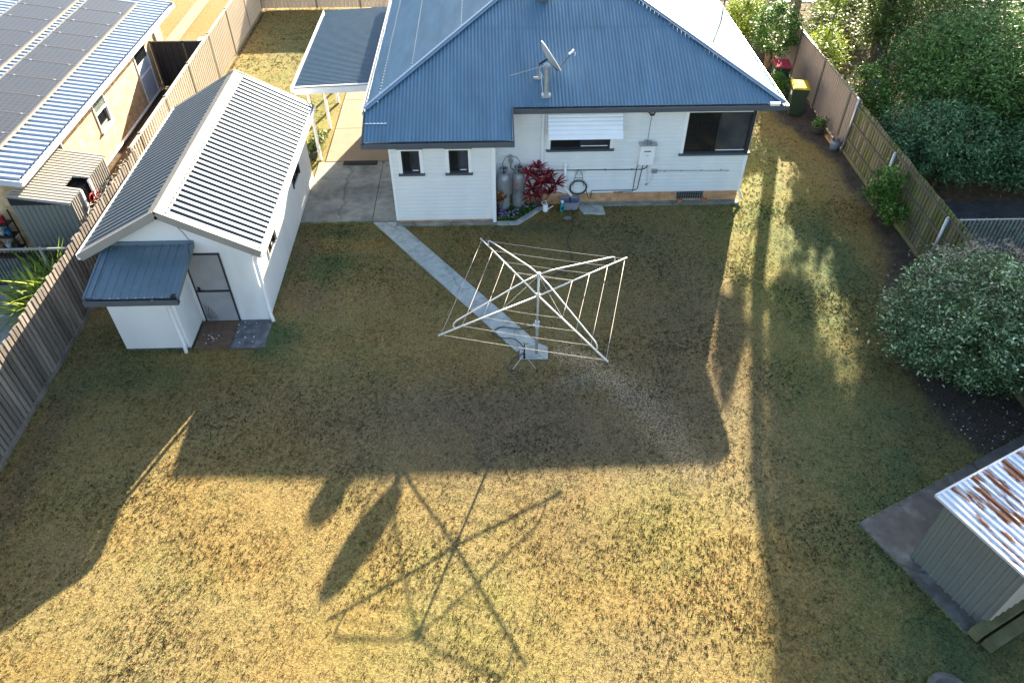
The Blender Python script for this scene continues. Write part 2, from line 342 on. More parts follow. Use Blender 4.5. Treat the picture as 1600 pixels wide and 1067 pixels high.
# ================================================================= GROUND
g = MB(); g.quad((-400, -400, -.06), (400, -400, -.06), (400, 400, -.06), (-400, 400, -.06))
tag(g.build('ground', M['litter']), kind='structure')
def grid_sheet(name, x0, x1, y0, y1, st, z, m):
    xs = np.arange(x0, x1+st/2, st); ys = np.arange(y0, y1+st/2, st); X, Y = np.meshgrid(xs, ys)
    Z = z+.03*(fbm(X, Y, .7)-.5)+.012*(fbm(X, Y, 4)-.5)
    V = np.stack([X.ravel(), Y.ravel(), Z.ravel()], -1); nx = len(xs); ny = len(ys)
    i = np.arange((ny-1)*nx).reshape(ny-1, nx)[:, :-1].ravel()
    F = np.stack([i, i+1, i+nx+1, i+nx], -1)
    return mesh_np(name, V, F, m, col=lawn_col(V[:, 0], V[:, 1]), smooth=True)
M['lawnbase'] = attr_mat('lawn_thatch', fine=.65, bump=1.0)
M['blade'] = attr_mat('grass_blade', transl=.25)
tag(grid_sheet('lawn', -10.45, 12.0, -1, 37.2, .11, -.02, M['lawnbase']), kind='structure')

# keep-out rectangles for grass blades (slabs, houses)
def inside_any(x, y):
    k = (x > -5.74) & (x < -2.8) & (y > 18.7) | (x > -10.2) & (x < -5.74) & (y > 14.4) & (y < 21.3) | (x > -9.0) & (x < -5.6) & (y > 13.4) & (y < 14.6)
    k |= (x > -2.9) & (x < 7.55) & (y > 18.58) & (x < .1) | (x > .05) & (x < 7.7) & (y > 19.42) | (x < -5.5) & (x > -6.2) & (y > 37)
    # path strip
    ax, ay, bx, by = -3.1, 18.72, .95, 12.9
    t = ((x-ax)*(bx-ax)+(y-ay)*(by-ay))/((bx-ax)**2+(by-ay)**2); d = np.hypot(x-(ax+t*(bx-ax)), y-(ay+t*(by-ay)))
    k |= (t > -.05) & (t < 1.03) & (d < .235+.08*fbm(x, y, 6))
    # rusty shed slab
    c, s = math.cos(R_(25.3)), math.sin(R_(25.3)); u = (x-7.05)*c+(y-7.97)*s; w = -(x-7.05)*s+(y-7.97)*c
    k |= (u > 0) & (u < 6) & (w < 0) & (w > -2.6)
    k |= (x > 2.65) & (x < 3.42) & (y > 18.95)
    k |= (x > -5.7) & (x < -3.4) & (y > 22) & (x > -5.6)
    return k
def blades(name, ntuft, per, area, hmin, hmax, wid, spread):
    x = rng.uniform(area[0], area[1], ntuft); y = rng.uniform(area[2], area[3], ntuft)
    keep = ~inside_any(x, y); bm = bed_mask(x, y); keep &= (rng.random(ntuft) > bm*1.4) & ((fbm(x, y, 3.5)*.5+rng.random(ntuft)*.8) > .22)
    x = x[keep]; y = y[keep]; nt = len(x)
    tone = (.12+1.75*rng.random(nt)**1.3)*(.86+.28*fbm(x+9, y-4, 5)); tc = lawn_col(x, y)  # wide tone spread paints in the dark specks of tuft shadows
    gsh = rng.normal(0, .06, nt)[:, None]*np.array([-.5, .6, -.2]); tc = np.clip(tc*(1+gsh*3), 0, 1)*tone[:, None]
    th_ = rng.uniform(hmin, hmax, nt)*(.5+fbm(x, y, 4)); sp_ = spread*rng.uniform(.5, 1.3, nt)
    n = nt*per; i = np.repeat(np.arange(nt), per)
    x = x[i]+rng.normal(0, 1, n)*sp_[i]; y = y[i]+rng.normal(0, 1, n)*sp_[i]; k = ~inside_any(x, y); x = x[k]; y = y[k]; i = i[k]; n = len(x)
    col = tc[i]*rng.uniform(.7, 1.3, n)[:, None]; h = th_[i]*rng.uniform(.5, 1.2, n)
    a = rng.uniform(0, 2*np.pi, n); l = rng.uniform(.3, 1.4, n)*h; la = rng.uniform(0, 2*np.pi, n); w = wid*rng.uniform(.6, 1.3, n); z = np.full(n, -.03)
    P0 = np.stack([x-np.cos(a)*w, y-np.sin(a)*w, z], -1); P1 = np.stack([x+np.cos(a)*w, y+np.sin(a)*w, z], -1)
    P2 = np.stack([x+np.cos(la)*l, y+np.sin(la)*l, z+h], -1)
    V = np.stack([P0, P1, P2], 1).reshape(-1, 3); F = np.arange(3*n).reshape(-1, 3)
    return mesh_np(name, V, F, M['blade'], col=np.repeat(col, 3, 0), nper=3)
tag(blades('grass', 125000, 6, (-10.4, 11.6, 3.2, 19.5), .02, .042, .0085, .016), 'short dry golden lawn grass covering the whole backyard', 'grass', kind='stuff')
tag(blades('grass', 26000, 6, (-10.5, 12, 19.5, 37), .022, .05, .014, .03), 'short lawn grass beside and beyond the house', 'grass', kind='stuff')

def sheet(name, poly, z, m, kind='structure', th=None):
    b = MB()
    if th: b.prism(poly, z-th, z)
    else: b.add([(x, y, z) for x, y in poly], [tuple(range(len(poly)))])
    return tag(b.build(name, m), kind=kind)
# concrete apron, divided by joints
sheet('concrete_slab', [(-5.72, 18.76), (-3.6, 18.76), (-3.6, 22.27), (-5.72, 22.27)], .03, M['concrete'], th=.1)
sheet('concrete_slab', [(-3.58, 18.72), (-2.84, 18.72), (-2.84, 20.98), (-3.58, 20.98)], .032, M['concrete'], th=.1)
sheet('concrete_slab', [(-3.58, 21.0), (-2.84, 21.0), (-2.84, 22.27), (-3.58, 22.27)], .029, M['concrete'], th=.1)
for i, (a, b_) in enumerate([(22.3, 24.6), (24.63, 26.9), (26.93, 29.4), (29.43, 37)]):
    sheet('driveway', [(-5.5, a), (-2.84, a), (-2.84, b_), (-5.5, b_)], .04-.001*i, M['conc_tan'], th=.1)
# path: five slabs to the hoist
A = Vector((-3.18, 18.70)); B = Vector((.78, 13.2)); D = (B-A).normalized(); Nn = Vector((-D.y, D.x))
fr = [0, .17, .34, .52, .7, .86, 1.0]
b0 = [Vector((-3.55, 18.70)), Vector((-2.80, 18.70))]
for i in range(6):
    p = A.lerp(B, fr[i]); q = A.lerp(B, fr[i+1]) - D*.012
    if i == 0: poly = [b0[0], p+D*1.15-Nn*.3, p+D*1.15+Nn*.3, b0[1]]
    else:
        pp = max((p-A).length, 1.162); p = A+D*pp; poly = [p-Nn*.3, q-Nn*.3, q+Nn*.3, p+Nn*.3]
    if i < 6: sheet('path', [(v.x, v.y) for v in poly][::-1] if False else [(v.x, v.y) for v in poly], .022+.001*(i % 2), M['path'], th=.08)
sheet('path', [(.62, 13.28), (.58, 12.78), (1.27, 12.76), (1.29, 13.16), (1.05, 13.32)], .03, M['path'], th=.08)
sheet('footing', [(-2.86, 18.5), (.14, 18.5), (.14, 18.67), (-2.86, 18.67)], .035, M['concrete'], th=.1)
sheet('garden_edging', [(.14, 18.47), (.78, 18.47), (.78, 18.6), (.14, 18.6)], .06, M['path'], th=.12)
sheet('garden_edging', [(.76, 18.46), (1.56, 19.3), (1.46, 19.4), (.7, 18.6)], .062, M['path'], th=.12)
sheet('footing', [(2.1, 19.4), (7.62, 19.4), (7.62, 19.6), (2.1, 19.6)], .034, M['concrete'], th=.1)
sheet('concrete_slab', [(2.62, 19.4), (2.78, 19.0), (3.42, 18.94), (3.38, 19.4)], .045, M['path'], th=.1)
b = MB(); b.add([(.12, 18.6, .02), (.76, 18.6, .02), (1.46, 19.4, .02), (1.4, 19.58, .02), (.12, 19.58, .02)], [(0, 1, 2, 3, 4)])
tag(b.build('garden_bed', M['mulch']), kind='structure')
# neighbours' grounds
sheet('neighbour_paving', [(-40, -5), (-10.6, -5), (-10.6, 17.3), (-40, 17.3)], -.02, M['concrete'])
sheet('neighbour_ground', [(-12.7, 17.3), (-10.6, 17.3), (-10.6, 28.3), (-12.7, 28.3)], -.025, M['litter'])
sheet('neighbour_driveway', [(12.1, 16.9), (40, 16.9), (40, 19.6), (12.1, 19.3)], -.02, M['asphalt'])
tag(grid_sheet('neighbour_lawn', -40, -10.65, 28.4, 75, .6, -.03, M['lawnbase']), kind='structure')
tag(grid_sheet('far_lawn', -10.6, 60, 37.3, 90, .7, -.03, M['lawnbase']), kind='structure')
for x in (-13.75, -15.9): sheet('neighbour_path', [(x-.3, 28.6), (x+.3, 28.6), (x+.3, 75), (x-.3, 75)], .03, M['conc_tan'])

# ================================================================= generic builders
def corr_sheet(mb, P0, U, Vv, lu, lv, period, amp, ppw=6, shape='sine', off=0.0, lvfun=None):
    """corrugated sheet: ribs run along Vv, repeat along U. P0 corner; N normal; lvfun(u)->(v0,v1)"""
    P0 = Vector(P0); U = Vector(U).normalized(); Vv = Vector(Vv).normalized(); N = U.cross(Vv).normalized()
    if N.z < 0: N = -N
    if shape == 'sine':
        n = int(lu/period*ppw); us = [(lu*i/n) for i in range(n+1)]; hs = [amp*math.sin(2*math.pi*(u+off)/period) for u in us]
    else:  # trapezoid ribs: list of (frac, height)
        us = []; hs = []; k = 0
        prof = shape
        while k*period < lu:
            for f, h in prof:
                u = (k+f)*period
                if u <= lu: us.append(u); hs.append(h*amp)
            k += 1
        us.append(lu); hs.append(0)
    vs = []
    for u, h in zip(us, hs):
        v0, v1 = lvfun(u) if lvfun else (0, lv)
        vs.append(P0+U*u+Vv*v0+N*h); vs.append(P0+U*u+Vv*v1+N*h)
    fs = [(2*i, 2*i+2, 2*i+3, 2*i+1) for i in range(len(us)-1)]
    mb.add(vs, fs); return mb
TRAP2 = [(0, 0), (.42, 0), (.47, 1), (.93, 1), (.98, 0)]
TRAP = [(0, 0), (.52, 0), (.60, 1), (.88, 1), (.96, 0)]
RIB = [(0, 0), (.72, 0), (.8, 1), (.92, 1), (1.0, 0)]

def clap(mb, o, ud, L, z0, z1, openings, n, pitch=.125, depth=.014):
    """weatherboards on plane through o, direction ud, outward normal n; openings (u0,u1,z0,z1)"""
    o = Vector(o); ud = Vector(ud); n = Vector(n)
    z = z0
    while z < z1-1e-4:
        zt = min(z+pitch, z1); cuts = sorted({z, zt}|{c for op in openings for c in op[2:4] if z < c < zt})
        for a, b in zip(cuts[:-1], cuts[1:]):
            mid = (a+b)/2; ivs = [(0, L)]
            for (u0, u1, q0, q1) in openings:
                if q0 < mid < q1:
                    ivs = [iv for (s, e) in ivs for iv in ((s, min(e, u0)), (max(s, u1), e)) if iv[1]-iv[0] > 1e-4]
            Q = lambda u, zz, d: (o.x+ud.x*u+n.x*d, o.y+ud.y*u+n.y*d, zz)
            gz = min(max(zt-.02, a), b)
            for s, e in ivs:
                if gz-a > 1e-4: mb.quad(Q(s, a, depth), Q(e, a, depth), Q(e, gz, depth), Q(s, gz, depth))
                if b-gz > 1e-4 and b == zt:
                    mb.quad(Q(s, gz, depth), Q(e, gz, depth), Q(e, b-.003, 0), Q(s, b-.003, 0)); mb.quad(Q(s, b-.003, 0), Q(e, b-.003, 0), Q(e, b, depth), Q(s, b, depth))
        z = zt
    return mb

def window(parent, o, ud, n, u0, u1, z0, z1, fm, fw=.08, sill=None, head=None, mull=True, screen_left=True, right_frame=True, depth=.05, darkframe=None, label=None):
    o = Vector(o); ud = Vector(ud); n = Vector(n)
    def bx(mb, a, b, za, zb, d0, d1):
        P = [(a, d0), (b, d0), (b, d1), (a, d1)]
        vs = [(o.x+ud.x*u+n.x*d, o.y+ud.y*u+n.y*d, z) for z in (za, zb) for u, d in P]
        mb.add(vs, [(0,3,2,1),(4,5,6,7),(0,1,5,4),(1,2,6,5),(2,3,7,6),(3,0,4,7)]); return mb
    f = MB(); bx(f, u0-fw, u0, z0, z1, -.04, .035)
    if right_frame: bx(f, u1, u1+fw, z0, z1, -.04, .035)
    bx(f, u0-fw, u1+(fw if right_frame else 0), z1, z1+fw*.7, -.04, .037)
    w = f.build('window', fm, parent, label=label)
    p = MB(); bx(p, u0, u1, z0, z1, -.06, -.045); p.build('pane', M['glass'], w)
    if mull:
        m_ = MB(); um = (u0+u1)/2
        for a in (u0, um-.02, u1-.035): bx(m_, a, a+.035, z0, z1, -.045, -.015)
        for zz in (z0, z1-.035): bx(m_, u0, u1, zz, zz+.035, -.044, -.017)
        m_.build('sash', darkframe or M['mullion'], w)
        if z1-z0 > .6:
            q_ = MB(); bx(q_, (u0+u1)/2+.02, u1-.035, z0+.035, z1-.035, -.045, -.036); q_.build('sliding_pane', M['pane2'], w)
            q_ = MB(); bx(q_, (u0+u1)/2+.03, u1-.06, z0+.045, z0+.07, -.036, -.03); q_.build('track', M['trimwhite'], w)
    if screen_left:
        s = MB(); um = (u0+u1)/2; W_ = um-u0-.05; H_ = z1-z0-.07; st = .075
        k = -H_
        def PT(u, z, d): return (o.x+ud.x*u+n.x*d, o.y+ud.y*u+n.y*d, z)
        t = -H_
        while t < W_:
            for sg in (1, -1):
                a0 = max(0, t); a1 = min(W_, t+H_)
                if a1-a0 > .02:
                    za = (a0-t); zb = (a1-t)
                    if sg < 0: za, zb = H_-za, H_-zb
                    s.bar(PT(u0+.035+a0, z0+.035+za, -.028+.003*sg), PT(u0+.035+a1, z0+.035+zb, -.028+.003*sg), .009, .006)
            t += st
        s.build('security_screen', M['screen'], w)
    if sill:
        s = MB(); bx(s, u0-fw-.03, u1+(fw if right_frame else .02)+.03, z0-.06, z0, -.04, .09); s.build('sill', sill, w)
    if head:
        s = MB(); bx(s, u0-fw-.03, u1+fw+.03, z1+fw*.7, z1+fw*.7+.035, 0, .08); s.build('head_flashing', head, w)
    return w

# ================================================================= HOUSE
house = thing('house', (2.4, 26, 0), 'white weatherboard house with a blue grey corrugated hip roof', 'house')
WB = []  # openings
YM, YE = 19.6, 18.68
TH_ = .3625
# extension
wb = MB()
clap(wb, (-2.8, YE, 0), (1, 0, 0), 2.85, .1, 2.86, [(.3, .8, 1.68, 2.38), (1.62, 2.16, 1.68, 2.38)], (0, -1, 0))
clap(wb, (.05, YE, 0), (0, 1, 0), .92, .1, 3.1, [], (1, 0, 0))
clap(wb, (-2.8, 28.9, 0), (0, -1, 0), 28.9-YE, .1, 3.15, [], (-1, 0, 0))
clap(wb, (.05, YM, 0), (1, 0, 0), 7.5, .36, 3.25, [(1.68, 3.42, 1.86, 2.95), (5.6, 7.5, 1.66, 2.94)], (0, -1, 0))
clap(wb, (7.55, YM, 0), (0, 1, 0), 9.3, .36, 3.25, [(0, 1.0, 1.66, 2.94), (4, 5.5, 1.7, 2.9)], (1, 0, 0))
wb.build('wall', M['white'], house)
b = MB(); b.add([(-2.8, 28.9, .1), (7.55, 28.9, .1), (7.55, 28.9, 3.3), (2.42, 28.9, 5.6), (-2.8, 28.9, 3.3)], [(0, 1, 2, 3, 4)]); b.build('wall', M['white'], house, label='rear gable wall')
t = MB()   # corner stops
t.box(-2.84, YE-.03, .1, -2.78, YE+.03, 2.9); t.box(.0, YE-.032, .1, .066, YE+.03, 3.0); t.box(.066, YM-.035, .36, .1, YM-.001, 3.2)
t.box(7.53, YM-.03, .36, 7.585, YM+.03, 1.6)
t.each('corner_board', M['trimwhite'], house)
b = MB(); b.box(.05, YM-.005, -.1, 7.55, YM+.2, .36); b.box(7.35, YM+.2, -.1, 7.553, 28.9, .36)
b.box(-2.79, YE+.001, -.1, .04, YE+.2, .1); b.build('brick_base', M['brick'], house)
b = MB(); b.box(-2.6, YE+.3, .1, -.1, YM, 2.7); b.box(-2.6, YM+.25, .1, 7.2, 28.8, 3.2); b.build('dark_interior', M['black'], house)  # black boxes stand in for the unlit rooms behind the windows
# roof planes (corrugated sheets as real folds)
ex0, ex1, ey0 = -3.4, 8.15, 19.2; ze = 3.35
ridge = (2.42, 25.6, 3.35+6.45*TH_)
tl = (ridge[2]-ze)/(ridge[0]-ex0); tr = (ridge[2]-ze)/(ex1-ridge[0])
def front_v(u):
    x = ex0+u
    run = 6.45*((x-ex0)/(ridge[0]-ex0) if x < ridge[0] else (ex1-x)/(ex1-ridge[0]))
    low = -1.1 if x < .6 else 0
    s = math.sqrt(1+TH_**2); return (low*s, max(run, 0)*s)
r1 = MB(); corr_sheet(r1, (ex0, ey0, ze), (1, 0, 0), (0, 1, TH_), ex1-ex0, 0, .1, .0085, 6, lvfun=front_v)
lapm = MB()
for v_lap in (3.1,):
    corr_sheet(lapm, (ex0, ey0, ze+.006), (1, 0, 0), (0, 1, TH_), ex1-ex0, 0, .1, .0085, 6, lvfun=lambda u: (min(v_lap, front_v(u)[1]-.03), max(front_v(u)[1]-.03, 0)) if front_v(u)[1] > v_lap else (0, 0))
front = r1.build('roof', M['blue_roof'], house, smooth=True, label='front corrugated slope in shade')
def side_v(t_, w):
    s = math.sqrt(1+t_**2)
    return lambda u: (0, s*w*min(1, u/6.45))
lapm.build('roof_lap', M['blue_roof'], front, smooth=True)
r2 = MB(); corr_sheet(r2, (ex0, ey0, ze), (0, 1, 0), (1, 0, tl), 10.3, 0, .1, .0085, 6, lvfun=side_v(tl, ridge[0]-ex0)); r2.build('roof', M['blue_roof'], house, smooth=True, label='left corrugated slope above the carport')
r3 = MB(); corr_sheet(r3, (ex1, ey0, ze), (0, 1, 0), (-1, 0, tr), 10.3, 0, .1, .0085, 6, lvfun=side_v(tr, ex1-ridge[0])); r3.build('roof', M['blue_roof'], house, smooth=True, label='right corrugated slope glaring in low sun')
cap = MB()
for c0, sx in (((ex0, ey0, ze), 1), ((ex1, ey0, ze), -1)):
    a = Vector(c0)+Vector((0, 0, .03)); e = Vector(ridge)+Vector((0, 0, .03))
    cap.bar(a, e, .2, .02); cap.tube([a+Vector((0, 0, .01)), e+Vector((0, 0, .01))], .03, 8)
cap.bar((ridge[0], ridge[1], ridge[2]+.03), (ridge[0], 29.45, ridge[2]+.03), .28, .02)
cap.build('ridge_capping', M['ridge_cap'], house)
# fastener rows
scr = MB()
for v in (1.2, 2.6, 4.0):
    k = 0
    y = 19.4
    while y < 29.3:
        w = (y-ey0)*(ridge[0]-ex0)/6.45
        if v < w: scr.box(ex0+v-.012, y-.012, ze+v*tl+.008, ex0+v+.012, y+.012, ze+v*tl+.03)
        y += .2
y = 19.3
while y < 29.3:
    scr.box(ex0+.35-.012, y-.012, ze+.35*tl+.008, ex0+.362, y+.012, ze+.35*tl+.03); y += .2
scr.build('roof_screws', M['galv'], house)['kind'] = 'stuff'
# gutters / fascia
gt = MB()
ze2 = ze-1.1*TH_; y2 = ey0-1.1
def gut(mb, a, b, out):
    a = Vector(a); b = Vector(b); o_ = Vector(out)
    for w0, w1, h0, h1 in ((0, .12, -.14, -.128), (.108, .12, -.128, 0), (0, .01, -.128, -.02)):
        mid = (w0+w1)/2; mb.bar(a+o_*mid+Vector((0, 0, (h0+h1)/2)), b+o_*mid+Vector((0, 0, (h0+h1)/2)), w1-w0, h1-h0)
gut(gt, (.62, ey0+.02, ze-.02), (ex1+.1, ey0+.02, ze-.02), (0, -1, 0))
gut(gt, (ex0-.06, y2+.02, ze2-.02), (.64, y2+.02, ze2-.02), (0, -1, 0))
gt.each('gutter', M['gutter'], house, per=3)
g2 = MB(); gut(g2, (ex1-.02, ey0-.1, ze-.02), (ex1-.02, 29.45, ze-.02), (1, 0, 0)); g2.build('gutter', M['zinc'], house, label='pale right gutter')
g2 = MB(); gut(g2, (ex0+.02, ey0-.05, ze-.02), (ex0+.02, 29.45, ze-.02), (-1, 0, 0)); g2.build('gutter', M['zinc'], house, label='pale left gutter')
g2 = MB()
g2.bar((ex0-.02, y2-.1, ze2-.06), (ex0-.02, ey0-.06, ze-.06), .03, .16); g2.bar((.62, y2-.1, ze2-.06), (.62, ey0-.02, ze-.06), .035, .18)
g2.each('barge_board', M['gutter'], house)
s = MB(); s.quad((.62, ey0+.03, ze-.17), (ex1-.02, ey0+.03, ze-.17), (ex1-.02, YM, ze-.17), (.62, YM, ze-.17))
s.quad((ex0, y2+.03, ze2-.165), (.6, y2+.03, ze2-.165), (.6, YE, ze2-.165), (ex0, YE, ze2-.165))
s.quad((7.55, ey0+.03, ze-.172), (ex1-.02, ey0+.03, ze-.172), (ex1-.02, 29.4, ze-.172), (7.55, 29.4, ze-.172))
s.quad((ex0, YE, ze-.17), (-2.8, YE, ze-.17), (-2.8, 29.4, ze-.17), (ex0, 29.4, ze-.17))
s.build('soffit', M['trimwhite'], house)
# windows
window(house, (-2.8, YE, 0), (1, 0, 0), (0, -1, 0), .3, .8, 1.68, 2.38, M['trimwhite'], .09, M['gutter'], M['gutter'], label='small left bathroom window')
window(house, (-2.8, YE, 0), (1, 0, 0), (0, -1, 0), 1.62, 2.16, 1.68, 2.38, M['trimwhite'], .09, M['gutter'], M['gutter'], label='small window beside the gas bottles')
w = window(house, (.05, YM, 0), (1, 0, 0), (0, -1, 0), 1.68, 3.42, 1.86, 2.95, M['trimwhite'], .09, M['gutter'], None, screen_left=False, label='wide window under the metal awning')
w = window(house, (.05, YM, 0), (1, 0, 0), (0, -1, 0), 5.6, 7.48, 1.66, 2.94, M['trimwhite'], .09, M['gutter'], None, right_frame=False, label='large dark corner window')
w2 = window(house, (7.55, YM, 0), (0, 1, 0), (1, 0, 0), .06, 1.0, 1.66, 2.94, M['trimwhite'], .09, M['gutter'], None, right_frame=True)
p = MB(); p.box(7.47, YM-.05, 1.66, 7.57, YM+.05, 3.1); p.build('corner_mullion', M['mullion'], w)
# a strip of shaded lining at the top of walls
# awning: curved corrugated hood
aw = MB(); vs = []; x0, x1 = 1.62, 3.72
prof = []
for i in range(49):
    t_ = i/48; y = YM-.03-.62*t_; z = 3.1-.12*t_-.5*t_**1.6
    prof.append((y, z+.016*math.sin(t_*2*math.pi*8)))
for (y, z) in prof: vs += [(x0, y, z), (x1, y, z)]
aw.add(vs, [(2*i, 2*i+1, 2*i+3, 2*i+2) for i in range(len(prof)-1)])
awn = aw.build('awning', M['trimwhite'], house, smooth=True)
a2 = MB()
for x in (x0, x1-.01):
    pv = [(x, y, z-.02) for y, z in prof[::4]]+[(x, YM-.03, 2.48)]
    a2.add(pv, [tuple(range(len(pv)))])
a2.each('awning_side', M['trimwhite'], awn)
# sub floor vent
v = MB(); v.box(5.68, YM-.012, .1, 6.5, YM+.0, .36)
vv = v.build('vent', M['black'], house)
v = MB()
for i in range(12): v.box(5.68+.072*i, YM-.022, .1, 5.688+.072*i, YM-.013, .38)
for i in range(5): v.box(5.68, YM-.026, .13+.055*i, 6.5, YM-.022, .137+.055*i)
v.build('grille', M['galv'], vv)
# downpipes
d = MB(); d.tube([(1.5, YM-.06, 3.1), (1.5, YM-.06, 1.5), (1.5, YM-.06, .1)], .045, 10); d.build('downpipe', M['trimwhite'], house, smooth=True)
d = MB(); d.box(.02, YE-.14, .06, .12, YE-.04, 2.75); d.build('downpipe', M['trimwhite'], house)
d = MB(); d.tube([(2.2, YM-.02, 1.36), (2.2, YM-.09, 1.36)], .07, 12); d.tube([(2.2, YM-.08, 1.34), (2.2, YM-.08, .62), (2.42, YM-.2, .38)], .042, 10); d.build('downpipe', M['trimwhite'], house, smooth=True, label='short white waste pipe ending over the grey tub')
d = MB(); d.tube([(7.62, YM+.12, 1.5), (7.62, YM+.12, .3), (7.7, YM-.06, .08)], .045, 10); d.build('downpipe', M['trimwhite'], house, smooth=True)
# wall pipes and conduit
d = MB()
d.tube([(1.0, YM-.035, 1.17), (4.5, YM-.035, 1.15), (4.62, YM-.035, 1.2), (4.66, YM-.06, 1.36)], .014, 6)
for x in (1.6, 2.6, 3.4, 4.2): d.box(x-.015, YM-.055, 1.14, x+.015, YM-.014, 1.18)
d.tube([(4.38, YM-.05, 1.36), (4.34, YM-.035, 1.2), (4.3, YM-.035, .4), (3.9, YM-.035, .39)], .011, 6)
d.tube([(4.52, YM-.05, 1.36), (4.5, YM-.035, 1.2), (4.44, YM-.035, .5), (4.38, YM-.035, .45), (3.05, YM-.035, .45), (3.03, YM-.06, .43), (3.03, YM-.06, .2)], .012, 6)
d.build('water_pipes', M['hose'], house, smooth=True)
d = MB(); d.box(3.72, YM-.03, .33, 3.98, YM-.006, .39); d.build('air_brick', M['terracotta'], house)
d = MB(); d.tube([(4.95, YM-.03, 1.1), (7.15, YM-.03, 1.06)], .011, 6); d.box(4.8, YM-.08, 1.04, 4.96, YM-.014, 1.16)
d.tube([(4.86, YM-.05, 1.05), (4.82, YM-.05, .8), (4.72, YM-.05, .66), (4.68, YM-.05, .9), (4.66, YM-.05, 1.3)], .005, 5); d.tube([(4.72, YM-.05, .66), (4.66, YM-.05, .63)], .03, 6)
for x in (5.2, 5.7, 6.3, 6.9): d.box(x-.02, YM-.045, 1.06, x+.02, YM-.014, 1.1)
d.build('power_conduit', M['galv'], house)
d = MB(); d.lathe((.28, YM-.14, 2.6), [(.02, .12), (.07, .1), (.08, .04), (.05, 0)], 14); d.build('wall_light', M['trimwhite'], house, smooth=True)
d = MB()
for x in (4.46, 4.66): d.tube([(x, YM-.04, 3.02), (x, YM-.1, 3.0), (4.56+(x-4.56)*.5, YM-.14, 2.97)], .02, 6)
d.box(4.5, YM-.18, 2.93, 4.62, YM-.12, 2.97); d.tube([(4.58, YM-.02, 2.95), (4.56, YM-.02, 2.1)], .006, 5); d.build('floodlight', M['mullion'], house)
# flue with flashing
d = MB(); zf = 3.5; d.box(1.43, 19.5, 3.44, 1.69, 19.72, 3.53); d.tube([(1.56, 19.6, 3.4), (1.56, 19.62, 4.25)], .07, 14); d.lathe((1.56, 19.62, 4.24), [(.075, 0), (.09, .03), (.09, .1), (.05, .15), (.02, .16)], 14)
d.build('flue', M['galv'], house, smooth=False)
d = MB(); zr = ze+(23.3-ey0)*TH_; d.lathe((1.66, 23.3, zr-.05), [(.2, 0), (.2, .15), (.26, .18), (.3, .3), (.28, .42), (.18, .5), (.05, .53)], 18); d.build('roof_ventilator', M['galv'], house, smooth=True)
# boxes on gutter corner
d = MB(); d.box(7.72, ey0-.1, ze-.02, 7.98, ey0+.0, ze+.06); d.build('bracket', M['trimwhite'], house)

# ---------------------------------------------------------------- things on the house
dish = thing('satellite_dish', (1.4, 20.2, 3.72), 'grey white satellite dish on a mast on the front roof slope', 'satellite dish')
m0 = Vector((1.4, 20.2, 3.72)); mt = m0+Vector((0, 0, .4))
d = MB(); d.tube([m0, mt], .026, 8); d.box(1.24, 20.16, 3.7, 1.44, 20.24, 3.76); d.build('mast', M['galv'], dish)
d = MB(); d.tube([mt-Vector((0, 0, .08)), (.56, 20.25, 3.78)], .014, 6); d.build('strut', M['galv'], dish)
ax = Vector((.80, .2, .52)).normalized()   # dish boresight
u_ = ax.cross(Vector((0, 0, 1))).normalized(); v_ = u_.cross(ax).normalized()
dc = mt+Vector((.22, -.03, .16))
vs = []; fs = []; NR, NA = 8, 32
for sgn, offs in ((1, 0), (1, -.012)):
    base = len(vs)
    for i in range(NR+1):
        r = i/NR
        for k in range(NA):
            a = 2*math.pi*k/NA; vs.append(dc+u_*(.44*r*math.cos(a))+v_*(.48*r*math.sin(a))+ax*(.11*r*r+offs))
    for i in range(NR):
        for k in range(NA): k2 = (k+1) % NA; fs.append((base+i*NA+k, base+i*NA+k2, base+(i+1)*NA+k2, base+(i+1)*NA+k))
o2 = (NR+1)*NA
for k in range(NA): k2 = (k+1) % NA; fs.append((NR*NA+k, NR*NA+k2, o2+NR*NA+k2, o2+NR*NA+k))
MB().add(vs, fs).build('reflector', mat('dish_grey', (.62, .6, .56), .55, .3, var=.04), dish, smooth=True)
d = MB(); d.tube([dc+u_*(.44*math.cos(a))+v_*(.48*math.sin(a))+ax*.11 for a in [2*math.pi*k/40 for k in range(41)]], .014, 6); d.build('rim', M['trimwhite'], dish, smooth=True)
d = MB(); lo = dc-v_*.47+ax*.09; hi = dc+ax*.62-v_*.3+Vector((0, 0, .02)); d.tube([dc-v_*.1, lo-ax*.04, lo, hi], .014, 6); d.tube([mt-Vector((0,0,.05)), mt, dc], .03, 6); d.build('feed_arm', M['mullion'], dish)
d = MB(); d.tube([hi-ax*.02, hi+Vector((0, 0, .0))+v_*.02-ax*.07], .035, 10); d.tube([hi, hi+ax*.08+v_*.04], .028, 8); d.tube([hi+v_*.02, hi-v_*.08+ax*.1, hi-v_*.14+ax*.03], .007, 5); d.build('receiver', M['trimwhite'], dish)
d = MB(); d.tube([mt-Vector((0, 0, .1)), mt+Vector((.1, -.05, -.02)), mt+Vector((.2, -.1, -.2)), mt+Vector((.12, -.1, -.36)), mt+Vector((.03, -.06, -.2)), mt+Vector((.06, -.06, -.3)), m0+Vector((.06, -.2, -.05)), m0+Vector((.08, -.75, -.3))], .008, 5); d.build('cable', M['trimwhite'], dish, smooth=True)

